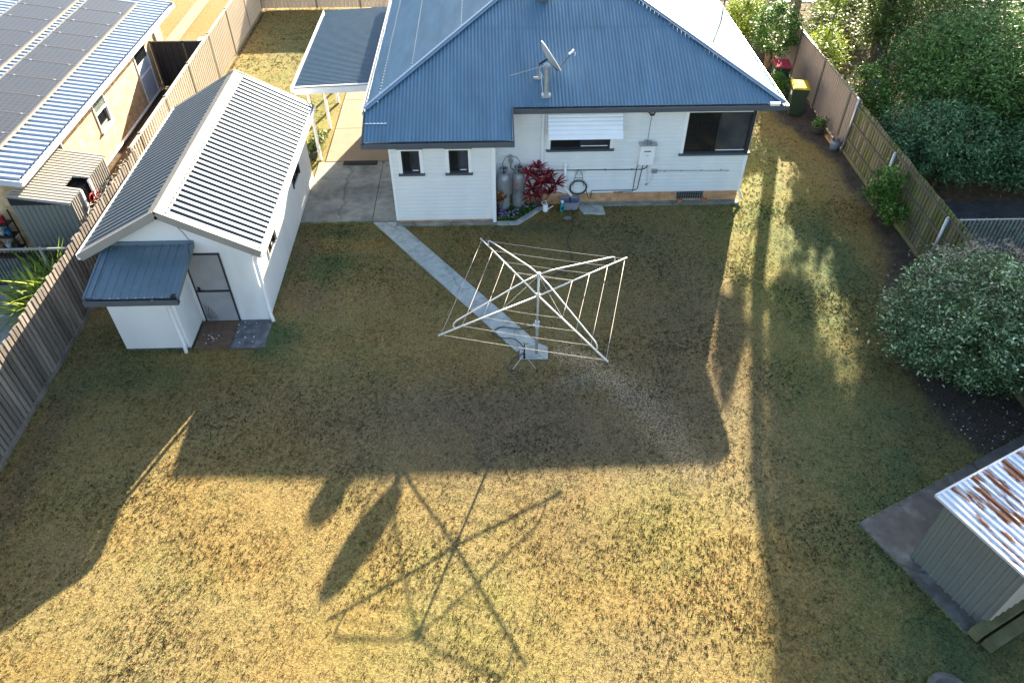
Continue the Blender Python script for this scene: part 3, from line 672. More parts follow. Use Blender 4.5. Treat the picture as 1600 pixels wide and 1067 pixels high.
ant = thing('television_antenna', (7.6, 24.6, 3.5), 'thin metal television antenna on the sunlit right roof slope', 'antenna')
d = MB(); d.tube([(7.6, 24.6, 3.5), (7.6, 24.6, 4.9)], .02, 6); d.build('mast', M['mullion'], ant)
d = MB(); d.tube([(6.9, 25.3, 4.85), (8.1, 24.1, 4.85)], .012, 6)
for i in range(9):
    c = Vector((6.95, 25.25, 4.86)).lerp(Vector((8.05, 24.15, 4.86)), i/8); l_ = .12+.04*i; d.tube([c-Vector((.7, .7, 0))*l_, c+Vector((.7, .7, 0))*l_], .006, 5)
d.build('elements', M['mullion'], ant)

ht = thing('water_heater', (4.56, YM-.1, 1.36), 'white wall mounted gas water heater with pipes beneath', 'water heater')
d = MB(); d.box(4.34, YM-.2, 1.38, 4.78, YM-.02, 2.02); d.build('case', M['trimwhite'], ht, bevel=.012)
d = MB(); d.box(4.3, YM-.24, 2.02, 4.82, YM-.015, 2.05); 
for i in range(5): d.box(4.44+.05*i, YM-.2, 2.05, 4.47+.05*i, YM-.06, 2.12)
d.build('hood', M['galv'], ht)
d = MB(); d.box(4.46, YM-.203, 1.82, 4.66, YM-.199, 1.85); d.build('exhaust_slot', M['black'], ht)
d = MB(); d.box(4.53, YM-.202, 1.69, 4.61, YM-.199, 1.71); d.box(4.56, YM-.202, 1.48, 4.575, YM-.199, 1.5); d.build('badge', M['galv'], ht)
d = MB(); [d.tube([(x, YM-.1, 1.39), (x, YM-.08, 1.32)], .018, 6) for x in (4.4, 4.52, 4.64)]; d.build('pipe_fittings', mat('brass', (.5, .33, .1), .4, .5, metal=.8), ht)

def gas_bottle(x, y, label, col, dent):
    g_ = thing('gas_bottle', (x, y, .02), label, 'gas bottle', 'gas bottles by the wall')
    R = .19
    d = MB(); d.lathe((x, y, .02), [(R*.86, .0), (R*.86, .09), (R*.99, .1), (R, .16), (R, 1.02), (R*.985, 1.1), (R*.85, 1.19), (R*.55, 1.25), (R*.2, 1.27)], 28); d.build('tank', col, g_, smooth=True)
    d = MB()
    for k in range(24):
        a = 2*math.pi*k/24
        if 4 < k % 12 < 8: continue
        a2 = a+2*math.pi/24
        for r0 in (R*.62,):
            p = [(x+r0*math.cos(q), y+r0*math.sin(q)) for q in (a, a2)]
            d.quad((p[0][0], p[0][1], 1.24), (p[1][0], p[1][1], 1.24), (p[1][0], p[1][1], 1.42), (p[0][0], p[0][1], 1.42))
    d.tube([(x+R*.62*math.cos(a), y+R*.62*math.sin(a), 1.43) for a in [2*math.pi*k/24 for k in range(25)]], .012, 6); d.build('collar', col, g_)
    d = MB(); d.tube([(x, y, 1.28), (x, y, 1.42)], .022, 8); d.tube([(x-.04, y, 1.44), (x+.04, y, 1.44)], .018, 8); d.build('valve', M['mullion'], g_)
    return g_
gm = mat('aluminium_tank', (.42, .44, .46), .42, .5, metal=.45, var=.1, vscale=4, bump=.1, bscale=12, col2=(.28, .29, .31), c2scale=3, c2lo=.5, c2hi=.8, stretch=(1, 1, .4))
gm2 = mat('aged_tank', (.35, .355, .36), .48, .5, metal=.4, var=.12, vscale=5, bump=.15, bscale=10, col2=(.22, .21, .22), c2scale=3, c2lo=.42, c2hi=.7)
gas_bottle(.36, 19.28, 'clean silver gas bottle nearest the extension corner', gm, 0)
gb = gas_bottle(.8, 19.34, 'dull grey gas bottle with a red mark behind the purple flowers', gm2, 1)
d = MB()
def cyl_patch(mb, cx, cy, r, a0, a1, z0, z1, n=4):
    for i in range(n):
        p = a0+(a1-a0)*i/n; q = a0+(a1-a0)*(i+1)/n
        mb.quad((cx+r*math.cos(p), cy+r*math.sin(p), z0), (cx+r*math.cos(q), cy+r*math.sin(q), z0), (cx+r*math.cos(q), cy+r*math.sin(q), z1), (cx+r*math.cos(p), cy+r*math.sin(p), z1))
cyl_patch(d, .8, 19.34, .193, R_(238), R_(262), .92, .96); cyl_patch(d, .8, 19.34, .193, R_(232), R_(250), .96, .985); cyl_patch(d, .8, 19.34, .193, R_(246), R_(256), .9, .92)
d.build('red_mark', mat('red_print', (.55, .12, .06), .6, .3), gb)
d = MB(); cyl_patch(d, .8, 19.34, .193, R_(236), R_(262), .76, .775); cyl_patch(d, .8, 19.34, .193, R_(240), R_(264), .72, .732); cyl_patch(d, .8, 19.34, .193, R_(238), R_(258), .68, .69)
d.build('print', M['black'], gb)
rg = thing('gas_regulator', (.58, YM-.1, 1.5), 'black gas regulator with curved hoses above the gas bottles', 'gas regulator')
d = MB(); d.tube([(.58, YM-.02, 1.52), (.58, YM-.12, 1.52)], .07, 12); d.box(.55, YM-.12, 1.6, .61, YM-.05, 1.72); d.build('body', M['galv'], rg)
d = MB()
d.tube([(.56, YM-.09, 1.68), (.42, YM-.12, 1.66), (.33, YM-.25, 1.54), (.36, YM-.32, 1.44)], .009, 6); d.tube([(.6, YM-.09, 1.68), (.76, YM-.12, 1.66), (.85, YM-.22, 1.56), (.8, YM-.26, 1.44)], .009, 6)
d.tube([(.58, YM-.08, 1.46), (.58, YM-.05, 1.28), (.68, YM-.04, 1.18), (1.0, YM-.035, 1.17)], .012, 6); d.build('hoses', M['black'], rg, smooth=True)

hr = thing('hose_reel', (2.62, YM-.05, 1.05), 'black wire hose hanger with a coiled dark garden hose on the wall', 'hose hanger')
d = MB(); x = 2.62; y = YM-.05
d.tube([(x-.16, y, .62), (x-.1, y, 1.02), (x+.1, y, 1.02), (x+.16, y, .62)], .007, 5)
for s_ in (-1, 1): d.tube([(x+s_*.02, y, 1.12), (x+s_*.1, y, 1.02)], .006, 5); d.tube([(x+s_*(.11+.045*math.cos(a)), y, 1.12+.045*math.sin(a)) for a in [k*.5 for k in range(11)]], .006, 5)
d.tube([(x-.12, y, .9), (x+.12, y, .9)], .006, 5); d.build('bracket', M['mullion'], hr)
for i, (rr, yy, zz) in enumerate([(.25, .06, .6), (.235, .09, .585), (.262, .075, .59)]):
    d = MB(); d.tube([(x+rr*math.cos(a), YM-yy, zz+rr*math.sin(a)*.95) for a in [2*math.pi*k/36 for k in range(37)]], .012, 6); d.build('coil', M['hose'], hr, smooth=True)
d = MB(); d.tube([(x+.24, YM-.06, .5), (x+.32, YM-.1, .25), (x+.4, YM-.1, .22), (3.03, YM-.08, .3)], .01, 6); d.build('tail', M['hose'], hr, smooth=True)

# garden hose lying on lawn
def catmull(pts, n=10):
    P = [Vector(p) for p in pts]; P = [P[0]]+P+[P[-1]]; out = []
    for i in range(1, len(P)-2):
        for k in range(n):
            t_ = k/n; a, b_, c_, e_ = P[i-1:i+3]
            out.append(.5*((2*b_)+(-a+c_)*t_+(2*a-5*b_+4*c_-e_)*t_**2+(-a+3*b_-3*c_+e_)*t_**3))
    out.append(P[-2]); return out
hp = [(2.38, YM-.08, .6), (2.4, 19.45, .1), (2.42, 18.9, .045), (2.35, 18.2, .045), (2.15, 17.6, .045), (2.2, 17.0, .045), (2.15, 16.4, .045), (1.6, 15.9, .045), (1.3, 15.3, .045), (1.1, 14.6, .045), (1.15, 14.0, .045), (.7, 13.8, .06), (.15, 13.9, .045), (-.05, 13.65, .045), (.15, 13.5, .05), (.5, 13.4, .075), (.72, 13.0, .075), (.45, 12.75, .045), (.3, 12.5, .045), (.4, 12.25, .045), (.66, 12.28, .06)]
d = MB(); d.tube(catmull(hp), .014, 6); tag(d.build('garden_hose', M['hose'], smooth=True), 'dark garden hose snaking from the wall across the lawn to the sprinkler', 'hose')

sp = thing('sprinkler', (.68, 12.45, 0), 'black tripod lawn sprinkler standing at the end of the path', 'sprinkler')
tp = Vector((.68, 12.5, .42))
for a in (R_(200), R_(340), R_(90)):
    f = Vector((.68+.34*math.cos(a), 12.5+.34*math.sin(a), -.02)); d = MB(); d.tube([tp, f], .011, 6); lg = d.build('leg', M['galv'], sp)
    d = MB(); d.tube([f+(tp-f)*.0, f+(tp-f)*.14], .018, 6); d.build('foot', M['black'], lg)
d = MB(); d.tube([tp-Vector((0, 0, .08)), tp+Vector((0, 0, .34))], .014, 6); d.tube([tp-Vector((0, 0, .1)), tp+Vector((0, 0, .03))], .03, 8); d.build('riser', M['black'], sp)
d = MB(); h_ = tp+Vector((0, 0, .36)); d.tube([h_-Vector((.02, 0, 0)), h_+Vector((.09, -.03, .02))], .014, 6); d.tube([h_, h_+Vector((-.03, 0, .07))], .01, 6); d.build('nozzle', mat('brass_head', (.5, .36, .16), .4, .5, metal=.7), sp)
# spray: hundreds of droplets thrown to the right
n = 9000; t_ = rng.random(n)**.8
dx = np.array([3.6, -3.3]); dxn = dx/np.hypot(*dx)
dist = .75+t_*4.2; lat = rng.normal(0, 1, n)*(.06+.075*dist)
px = .76+dxn[0]*dist-dxn[1]*lat; py = 12.47+dxn[1]*dist+dxn[0]*lat
pz = .75+.62*dist-.165*dist**2+rng.normal(0, .12, n)-rng.random(n)*.35*(dist/4); pz = np.maximum(pz, .03)
px[:900] = rng.normal(1.85, .3, 900); py[:900] = rng.normal(11.85, .16, 900); pz[:900] = rng.uniform(.03, .3, 900)
rr = rng.uniform(.0012, .0042, n)
octv = np.array([[1,0,0],[-1,0,0],[0,1,0],[0,-1,0],[0,0,1.8],[0,0,-1.8]]); octf = np.array([[0,2,4],[2,1,4],[1,3,4],[3,0,4],[2,0,5],[1,2,5],[3,1,5],[0,3,5]])
V = (octv[None]*rr[:, None, None]+np.stack([px, py, pz], -1)[:, None]).reshape(-1, 3); F = (octf[None]+6*np.arange(n)[:, None, None]).reshape(-1, 3)
M['drop'] = mat('water_drop', (.9, .88, .82), .25, .9, var=0)
tag(mesh_np('water_spray', V, F, M['drop'], nper=3), 'glinting spray of water drops thrown across the lawn by the sprinkler', 'water spray', kind='stuff')

# ================================================================= CLOTHES HOIST
hc = Vector((1.0, 12.95, 0))
ho = thing('clothes_hoist', hc, 'silver four armed rotary clothes hoist with strung lines over the lawn', 'clothes line')
d = MB(); d.tube([hc, hc+Vector((0, 0, .95))], .034, 12); d.build('lower_post', mat('aged_post', (.36, .36, .35), .6, .4, metal=.2, var=.15), ho, smooth=True)
d = MB(); d.tube([hc+Vector((0, 0, .95)), hc+Vector((0, 0, 2.47))], .026, 12); d.build('upper_post', M['hoist'], ho, smooth=True)
d = MB(); d.tube([hc+Vector((0, 0, .88)), hc+Vector((0, 0, 1.06))], .055, 12); d.tube([hc+Vector((-.1, -.03, .97)), hc+Vector((.03, 0, .97))], .04, 10); gbx = d.build('gear_box', M['hoist'], ho)
d = MB(); d.tube([hc+Vector((-.1, -.03, .97)), hc+Vector((-.22, -.04, .97)), hc+Vector((-.22, -.04, 1.03))], .009, 6); d.build('crank', M['hoist'], gbx)
d = MB(); d.tube([hc+Vector((0, 0, 1.78)), hc+Vector((0, 0, 1.9))], .045, 10); d.tube([hc+Vector((0, 0, 2.4)), hc+Vector((0, 0, 2.49))], .045, 10); d.build('hub', M['hoist'], ho)
angs = [R_(30.6+90*k) for k in range(4)]
for a in angs:
    e = Vector((math.cos(a), math.sin(a), 0)); d = MB(); d.tube([hc+Vector((0, 0, 1.83)), hc+e*2.56+Vector((0, 0, 1.88))], .019, 8); d.build('arm', M['hoist'], ho, smooth=True)
    d = MB(); q = hc+e*2.1; d.tube([hc+Vector((0, 0, 2.45)), hc+e*.4+Vector((0, 0, 2.41)), q+Vector((0, 0, 2.08)), q+e*.07+Vector((0, 0, 2.04)), q+e*.09+Vector((0, 0, 1.97)), q+e*.06+Vector((0, 0, 1.87))], .016, 8); d.build('brace', M['hoist'], ho, smooth=True)
for r in (.95, 1.45, 1.98, 2.5):
    for k in range(4):
        a, b_ = angs[k], angs[(k+1) % 4]; p = hc+Vector((math.cos(a)*r, math.sin(a)*r, 1.87)); q = hc+Vector((math.cos(b_)*r, math.sin(b_)*r, 1.87))
        d = MB(); m_ = (p+q)/2-Vector((0, 0, .02)); d.tube([p, p.lerp(m_, .5)-Vector((0, 0, .005)), m_, m_.lerp(q, .5)-Vector((0, 0, .005)), q], .0052, 5); d.build('line', M['line'], ho, smooth=True)
d = MB()
for a in angs:
    e = Vector((math.cos(a), math.sin(a), 0)); d.tube([hc+Vector((0, 0, 2.42)), hc+e*.95+Vector((0, 0, 1.88))], .0045, 5)
d.build('stay_wires', M['line'], ho)

# ================================================================= GARAGE
ga = thing('garage', (-7.45, 17.8, 0), 'white rendered garage with a cream ribbed gable roof and a blue lean-to', 'garage')
gx0, gx1, gy0, gy1 = -9.15, -5.74, 14.41, 21.25
gr = (-7.44, 3.45)      # ridge x, z
def wall_quad_holes(mb, o, ud, L, z0, z1, holes, n, thick=.1):
    us = sorted({0, L}|{h[0] for h in holes}|{h[1] for h in holes}); zs = sorted({z0, z1}|{h[2] for h in holes}|{h[3] for h in holes})
    o = Vector(o); ud = Vector(ud); n = Vector(n)
    for a, b in zip(us[:-1], us[1:]):
        for c, e in zip(zs[:-1], zs[1:]):
            if any(h[0] <= (a+b)/2 <= h[1] and h[2] <= (c+e)/2 <= h[3] for h in holes): continue
            P = lambda u, z, d: (o.x+ud.x*u+n.x*d, o.y+ud.y*u+n.y*d, z)
            mb.quad(P(a, c, 0), P(b, c, 0), P(b, e, 0), P(a, e, 0))
    for h in holes:
        P = lambda u, z, d: (o.x+ud.x*u+n.x*d, o.y+ud.y*u+n.y*d, z)
        a, b, c, e = h
        for (u1, z1_), (u2, z2) in (((a, c), (b, c)), ((b, c), (b, e)), ((b, e), (a, e)), ((a, e), (a, c))):
            mb.quad(P(u1, z1_, 0), P(u2, z2, 0), P(u2, z2, -thick), P(u1, z1_, -thick))
slope = (gr[1]-2.4)/(gr[0]+9.44)
d = MB()
d.add([(gx0, gy0, 0), (gx1, gy0, 0), (gx1, gy0, 2.42), (gr[0], gy0, gr[1]-.06), (gx0, gy0, 2.42)], [(0, 1, 2, 3, 4)])
d.add([(gx0, gy1, 0), (gx1, gy1, 0), (gx1, gy1, 2.42), (gr[0], gy1, gr[1]-.06), (gx0, gy1, 2.42)], [(0, 1, 2, 3, 4)])
wall_quad_holes(d, (gx1, gy0, 0), (0, 1, 0), gy1-gy0, 0, 2.5, [(1.1, 2.0, 1.08, 1.62), (4.5, 5.42, 1.05, 1.52)], (1, 0, 0))
d.quad((gx0, gy0, 0), (gx0, gy1, 0), (gx0, gy1, 2.5), (gx0, gy0, 2.5))
d.build('wall', M['render'], ga)
window(ga, (gx1, gy0, 0), (0, 1, 0), (1, 0, 0), 1.13, 1.97, 1.11, 1.59, M['cream_roof'], .05, None, None, True, True, darkframe=M['mullion'], label='near side window')
window(ga, (gx1, gy0, 0), (0, 1, 0), (1, 0, 0), 4.53, 5.39, 1.08, 1.49, M['mullion'], .04, None, None, True, False, label='far side window')
ey, fy = 14.1, 21.5
fall = 2.03
sl = math.sqrt(1+slope**2)
d = MB(); corr_sheet(d, (-5.4, ey, gr[1]-fall*slope), (0, 1, 0), (-1, 0, slope), fy-ey, fall*sl, .21, .045, shape=TRAP2); d.build('roof', M['garage_roof'], ga, label='sunlit right slope striped by its ribs')
d = MB(); corr_sheet(d, (-9.47, ey, gr[1]-fall*slope), (0, 1, 0), (1, 0, slope), fy-ey, fall*sl, .21, .045, shape=TRAP2); d.build('roof', M['garage_roof'], ga, label='left slope in grazing light')
d = MB()
for sx in (-1, 1):
    a = Vector((gr[0], ey-.03, gr[1]+.07)); b_ = Vector((gr[0]+sx*.24, ey-.03, gr[1]+.05-.24*slope)); dy = Vector((0, fy-ey+.06, 0))
    d.quad(a, b_, b_+dy, a+dy) if sx > 0 else d.quad(a+dy, b_+dy, b_, a)
cp = d.build('ridge_capping', M['cap_steel'], ga)
d = MB()
for i in range(34):
    y = ey+.1+i*.21
    for sx in (-1, 1):
        x = gr[0]+sx*.2; z = gr[1]+.062-.2*slope; d.box(x-.01, y-.01, z, x+.01, y+.01, z+.012)
d.each('screw', M['gutter'], cp)
d = MB()
for yy in (ey-.02, fy+.02):
    for x in (-5.37, -9.51): d.bar((x, yy, gr[1]-abs(x-gr[0])*slope-.055), (gr[0], yy, gr[1]-.03), .03, .19)
d.each('barge_board', M['taupe'], ga)
d = MB()
for yy in (ey+.03, fy-.03):
    for x in (-5.4, -9.47): d.bar((x, yy, gr[1]-abs(x-gr[0])*slope+.045), (gr[0], yy, gr[1]+.05), .13, .012)
d.each('barge_cap', M['cap_steel'], ga)
d = MB(); gut(d, (-5.42, ey-.03, gr[1]-fall*slope-.0), (-5.42, fy+.03, gr[1]-fall*slope-.0), (1, 0, 0)); gut(d, (-9.45, ey-.03, gr[1]-fall*slope+.01), (-9.45, fy+.03, gr[1]-fall*slope+.01), (-1, 0, 0)); d.each('gutter', M['trimwhite'], ga, per=3)
d = MB(); d.tube([(-5.42, ey+.06, 2.2), (-5.62, gy0-.02, 2.05), (-5.66, gy0-.045, 1.9), (-5.66, gy0-.045, .2), (-5.6, gy0-.13, .06)], .045, 12); d.build('downpipe', M['trimwhite'], ga, smooth=True)
# lean-to
lx0, lx1, ly = -8.97, -7.42, 13.36
d = MB()
d.quad((lx0, ly, .08), (lx1, ly, .08), (lx1, ly, 1.95), (lx0, ly, 1.95)); d.add([(lx1, ly, .08), (lx1, gy0, .08), (lx1, gy0, 2.25), (lx1, ly, 1.95)], [(0, 1, 2, 3)]); d.add([(lx0, gy0, .08), (lx0, ly, .08), (lx0, ly, 1.95), (lx0, gy0, 2.25)], [(0, 1, 2, 3)])
lt = d.build('lean_to', M['render'], ga)
d = MB(); d.box(lx0+.02, ly+.01, -.05, lx1-.01, gy0, .08); d.build('footing', M['conc_dark'], lt)
rx0, rx1, ry0, ry1, rz0, rz1 = -9.0, -6.98, 12.82, 14.37, 2.1, 2.42
sv = math.hypot(ry1-ry0, rz1-rz0)
d = MB(); corr_sheet(d, (rx0, ry0, rz0), (1, 0, 0), (0, ry1-ry0, rz1-rz0), rx1-rx0, sv, .19, .024, shape=RIB); d.build('roof', M['leanto'], lt)
d = MB()
for x in (rx0, rx1): d.bar((x, ry0-.02, rz0-.01), (x, ry1, rz1-.01), .03, .15); d.bar((x+(.07 if x == rx0 else -.07), ry0, rz0+.035), (x+(.07 if x == rx0 else -.07), ry1, rz1+.035), .15, .01)
d.bar((rx0, ry1+.01, rz1+.03), (rx1+.02, ry1+.01, rz1+.03), .04, .12)
d.build('flashing', M['leanto'], lt)
d = MB(); gut(d, (rx0-.02, ry0+.02, rz0), (rx1+.02, ry0+.02, rz0), (0, -1, 0)); d.build('gutter', M['gutter'], lt)
d = MB(); d.box(rx1-.13, ry0-.06, rz0+.03, rx1+.0, ry0+.06, rz0+.06); d.build('end_cap', M['black'], lt)
d = MB(); d.tube([(-7.56, ry0, 2.0), (-7.56, ly-.05, 1.85), (-7.53, ly-.055, .25), (-7.5, ly-.15, .04)], .045, 12); d.build('downpipe', M['trimwhite'], lt, smooth=True)
# screen door
dr = MB(); X0, X1, Y, Z0, Z1 = -7.3, -6.5, gy0, .04, 2.1
for a in ((X0-.035, Z0, X0, Z1), (X1, Z0, X1+.035, Z1), (X0-.035, Z1, X1+.035, Z1+.035), (X0-.035, Z0-.03, X1+.035, Z0)): dr.box(a[0], Y-.045, a[1], a[2], Y-.001, a[3])
do = dr.build('door', M['mullion'], ga, label='grey screen door in a dark frame')
d = MB(); d.box(X0, Y-.03, Z0, X1, Y-.004, Z1); d.build('mesh_panel', mat('grey_screen', (.33, .33, .34), .6, .3, var=.08, vscale=3), do)
d = MB(); d.box(X0, Y-.042, .98, X1, Y-.031, 1.04); d.build('mid_rail', M['mullion'], do)
d = MB(); d.tube([(X0+.08, Y-.05, 1.07), (X0+.08, Y-.09, 1.07), (X0+.2, Y-.09, 1.07)], .012, 6); d.box(X0+.05, Y-.055, 1.0, X0+.11, Y-.03, 1.14); d.build('handle', M['black'], do)
d = MB()
for k in range(5):
    r = .08+.06*k; pts = [(X0+.02+r*math.cos(a)*.8, Y-.036, .08+1.5*r*math.sin(a)) for a in [i*math.pi/2/8 for i in range(9)]]; d.tube(pts, .0045, 4)
for k in range(6):
    a = k*math.pi/12; d.tube([(X0+.02+.06*math.cos(a), Y-.038, .08+.1*math.sin(a)), (X0+.02+.27*math.cos(a), Y-.038, .08+.5*math.sin(a))], .0045, 4)
d.build('grille', M['mullion'], do)
d = MB(); d.tube([(gr[0]+.05, gy0-.02, 3.15), (gr[0]+.05, gy0-.1, 3.1)], .03, 6); d.tube([(gr[0]+.1, gy0-.012, 3.1), (gr[0]+.3, gy0-.012, 2.75), (gr[0]+.42, gy0-.012, 2.45), (gr[0]+.4, gy0-.2, 2.48), (gr[0]+.5, gy0-.45, 2.4)], .006, 4); d.build('cable', M['black'], ga)
d = MB(); d.box(-7.38, 13.39, -.05, -6.5, 14.39, .035); tag(d.build('door_mat', M['mat_brown']), 'brown square mat outside the garage screen door', 'mat')
d = MB(); d.box(-6.49, 13.38, -.05, -5.66, 14.39, .03); tag(d.build('paver', M['bluestone']), 'dark grey speckled paver beside the brown mat', 'paver')
d = MB()
for i in range(26):
    x, y = rnd.uniform(-7.3, -5.8), rnd.uniform(13.5, 14.3)
    if i < 9: x, y = rnd.gauss(-7.0, .07), rnd.gauss(13.75, .09)
    r = rnd.uniform(.006, .018); d.box(x-r, y-r*.7, .036, x+r, y+r*.7, .042)
tag(d.build('paint_flakes', M['trimwhite']), 'white specks scattered on the mat and paver', 'flakes', kind='stuff')

# ================================================================= CARPORT
cpt = thing('carport', (-4.8, 25.4, 0), 'white posted carport with a flat blue corrugated roof beside the house', 'carport')
zc = 2.6
d = MB(); corr_sheet(d, (-3.3, 22.15, zc+.16), (0, 1, 0), (-1, 0, -.04), 6.65, 2.72, .1, .011, 6); d.build('roof', M['carport_roof'], cpt, smooth=True)
d = MB(); d.bar((-6.04, 22.2, zc-.08), (-3.4, 22.2, zc+.02), .05, .2); d.bar((-5.9, 28.7, zc-.08), (-3.5, 28.7, zc), .05, .2)
d.bar((-5.72, 22.2, zc-.1), (-5.72, 28.7, zc-.1), .05, .18); d.build('beam', M['trimwhite'], cpt)
d = MB(); gut(d, (-6.0, 22.12, zc+.06), (-6.0, 28.8, zc+.06), (-1, 0, 0)); d.bar((-6.05, 22.13, zc+.085), (-3.3, 22.13, zc+.19), .04, .03); d.build('gutter', M['trimwhite'], cpt)
for y in (22.5, 24.7, 26.75, 28.6):
    d = MB(); d.box(-5.75, y-.045, 0, -5.66, y+.045, zc-.18); d.build('post', M['trimwhite'], cpt)
d = MB(); d.box(-4.9, 22.05, .03, -3.78, 22.3, .055); tag(d.build('rubber_strip', M['orange_mat']), 'long black rubber strip across the concrete joint', 'mat')
d = MB(); d.box(-3.35, 22.35, .042, -2.85, 22.95, .065); tag(d.build('door_mat', M['black']), 'black ribbed door mat beside the house wall', 'mat')

# ================================================================= FENCES
def metal_fence(name, p0, p1, h, m, label, posts, nrm, period=.19, base=0):
    p0 = Vector((*p0, 0)); p1 = Vector((*p1, 0)); U = (p1-p0).normalized(); L = (p1-p0).length; mid = (p0+p1)/2
    th = thing(name, (mid.x, mid.y, 0), label, 'fence')
    st = [0]+[s for s in posts if 0.2 < s < L-.2]+[L]
    for a, b in zip(st[:-1], st[1:]):
        d = MB(); corr_sheet_v(d, p0+U*(a+.03)+Vector((0, 0, base+.03)), U, b-a-.06, h-.06, period, .03, nrm); d.build('panel', m, th)
        d = MB(); d.bar(p0+U*a+Vector((0, 0, base+h)), p0+U*b+Vector((0, 0, base+h)), .07, .05); d.build('top_rail', M['fence_post'] if m in (M['pink_fence'],) else m, th)
    for s_ in st:
        q = p0+U*s_; d = MB(); d.box(q.x-.035, q.y-.035, 0, q.x+.035, q.y+.035, h+.03); d.box(q.x-.045, q.y-.045, h+.03, q.x+.045, q.y+.045, h+.05); d.build('post', M['fence_post'], th)
    return th
def corr_sheet_v(mb, P, U, lu, lz, period, amp, nrm):
    nrm = Vector(nrm); prof = [(0, 0), (.55, 0), (.66, 1), (.88, 1), (.99, 0)]; us = []; k = 0
    while k*period < lu:
        for f, h in prof:
            u = (k+f)*period
            if u < lu: us.append((u, h*amp))
        k += 1
    us.append((lu, 0)); vs = []
    for u, h in us: vs += [P+U*u+nrm*(h-.012), P+U*u+nrm*(h-.012)+Vector((0, 0, lz))]
    mb.add(vs, [(2*i, 2*i+2, 2*i+3, 2*i+1) for i in range(len(us)-1)])
metal_fence('metal_fence', (-10.6, 20.1), (-10.68, 36.7), 1.8, M['cream_fence'], 'tan ribbed steel fence along the left boundary behind the garage', [.9, 3.4, 6.05, 8.75, 11.4, 14.1], (1, 0, 0))
metal_fence('metal_fence', (-10.68, 36.75), (-2.0, 36.75), 1.8, M['cream_fence'], 'tan steel fence across the back of the left lawn', [2.6, 4.66, 7.3], (0, -1, 0))
metal_fence('metal_fence', (12.0, 22.5), (12.1, 37), 1.8, M['pink_fence'], 'dusty tan steel fence on the right boundary behind the bins', [.75, 3.3, 6.0, 8.6, 11.3], (-1, 0, 0), period=.16)
metal_fence('side_gate', (-12.65, 28.3), (-10.72, 28.3), 1.75, M['darksteel'], 'charcoal steel gate fence between the neighbour house and tan fence', [1.2], (0, -1, 0), period=.24)
def paling_fence(x, y0, y1, h, label, m, side, step=.155, proud=.1, rails=False, posts=(), ground=True, hj=.045):
    th = thing('paling_fence', (x, (y0+y1)/2, 0), label, 'fence')
    back = MB(); frontm = MB(); y = y0; i = 0
    while y < y1:
        z = h+rnd.uniform(-hj, hj); back.box(x-.012*side-.008, y, .03, x-.012*side+.008, y+step*.98, z-rnd.uniform(0, .05))
        z = h+rnd.uniform(-hj, hj); lean = rnd.uniform(-.014, .014)
        frontm.bar((x+.012*side, y+step*.25, .04), (x+.014*side, y+step*.25+lean, z), .1, .02, up=(1, 0, 0)) if False else frontm.box(x+.0*side, y+step*.1+lean, .04, x+.024*side, y+step*.1+proud+lean, z)
        y += step; i += 1
    a = back.build('paling_row', m, th, label='recessed back row of palings'); a['kind'] = 'stuff'
    a = frontm.build('paling_row', m, th, label='proud front row of palings'); a['kind'] = 'stuff'
    if rails:
        for z in (.45, 1.05, 1.6):
            d = MB(); d.box(x+.026*side, y0, z, x+.066*side, y1, z+.075); d.build('rail', M['rail'], th)
    for yp in posts:
        d = MB(); d.tube([(x+.1*side, yp, 0), (x+.1*side, yp, h*.93)], .05, 12); d.lathe((x+.1*side, yp, h*.93), [(.05, 0), (.03, .03), (.01, .035)], 12); d.build('post', M['galv'], th, smooth=True)
    d = MB(); d.box(x-.02, y0, -.05, x+.03*side+.02*side, y1, .12); d.build('plinth', m, th)
    return th
paling_fence(-10.45, 2.0, 20.0, 1.8, 'weathered grey lapped timber paling fence on the left boundary', M['paling'], 1)
paling_fence(12.0, 3.0, 22.45, 1.8, 'mossy timber paling fence with rails and steel posts on the right boundary', M['mossy'], -1, step=.165, proud=.125, rails=True, posts=(19.35, 15.96, 12.6, 9.2), hj=.02)
d = MB(); d.tube([(11.9, 22.46, 0), (11.93, 22.46, 1.9)], .035, 8); tag(d.build('steel_post', M['galv'], smooth=True), 'leaning pale steel post where the tan and mossy fences meet', 'post')

# ================================================================= NEIGHBOUR HOUSE (left)
nh = thing('neighbour_house', (-16.5, 23.4, 0), 'cream brick neighbour house with a white ribbed roof carrying solar panels', 'house')
PN = .15; nze = 2.6
def nz(x): return nze+(-12.05-x)*PN
d = MB()
wall_quad_holes(d, (-12.7, 17.55, 0), (0, 1, 0), 12.1, 0, 2.64, [(5.2, 6.15, .9, 2.12), (9.1, 10.25, .04, 2.1)], (1, 0, 0), .08)
d.quad((-26, 17.55, 0), (-12.7, 17.55, 0), (-12.7, 17.55, 2.64), (-26, 17.55, 2.64)); d.quad((-12.7, 29.65, 0), (-26, 29.65, 0), (-26, 29.65, 2.64), (-12.7, 29.65, 2.64))
d.build('wall', M['nbrick'], nh)
d = MB(); d.box(-25.9, 17.8, 0, -12.85, 29.5, 2.6); d.build('dark_interior', M['black'], nh)  # black box stands in for the unlit rooms inside
d = MB(); corr_sheet(d, (-12.05, 16.95, nze), (0, 1, 0), (-1, 0, PN), 12.9, 12, .245, .065, shape=TRAP2); d.build('roof', M['nroof'], nh)
d = MB(); gut(d, (-12.08, 16.93, nze+.02), (-12.08, 29.87, nze+.02), (1, 0, 0)); d.bar((-12.0, 16.93, nze-.05), (-24, 16.93, nz(-24)-.05), .03, .16); d.bar((-12.0, 29.87, nze-.03), (-24, 29.87, nz(-24)-.03), .05, .16); d.build('gutter', M['zinc'], nh)
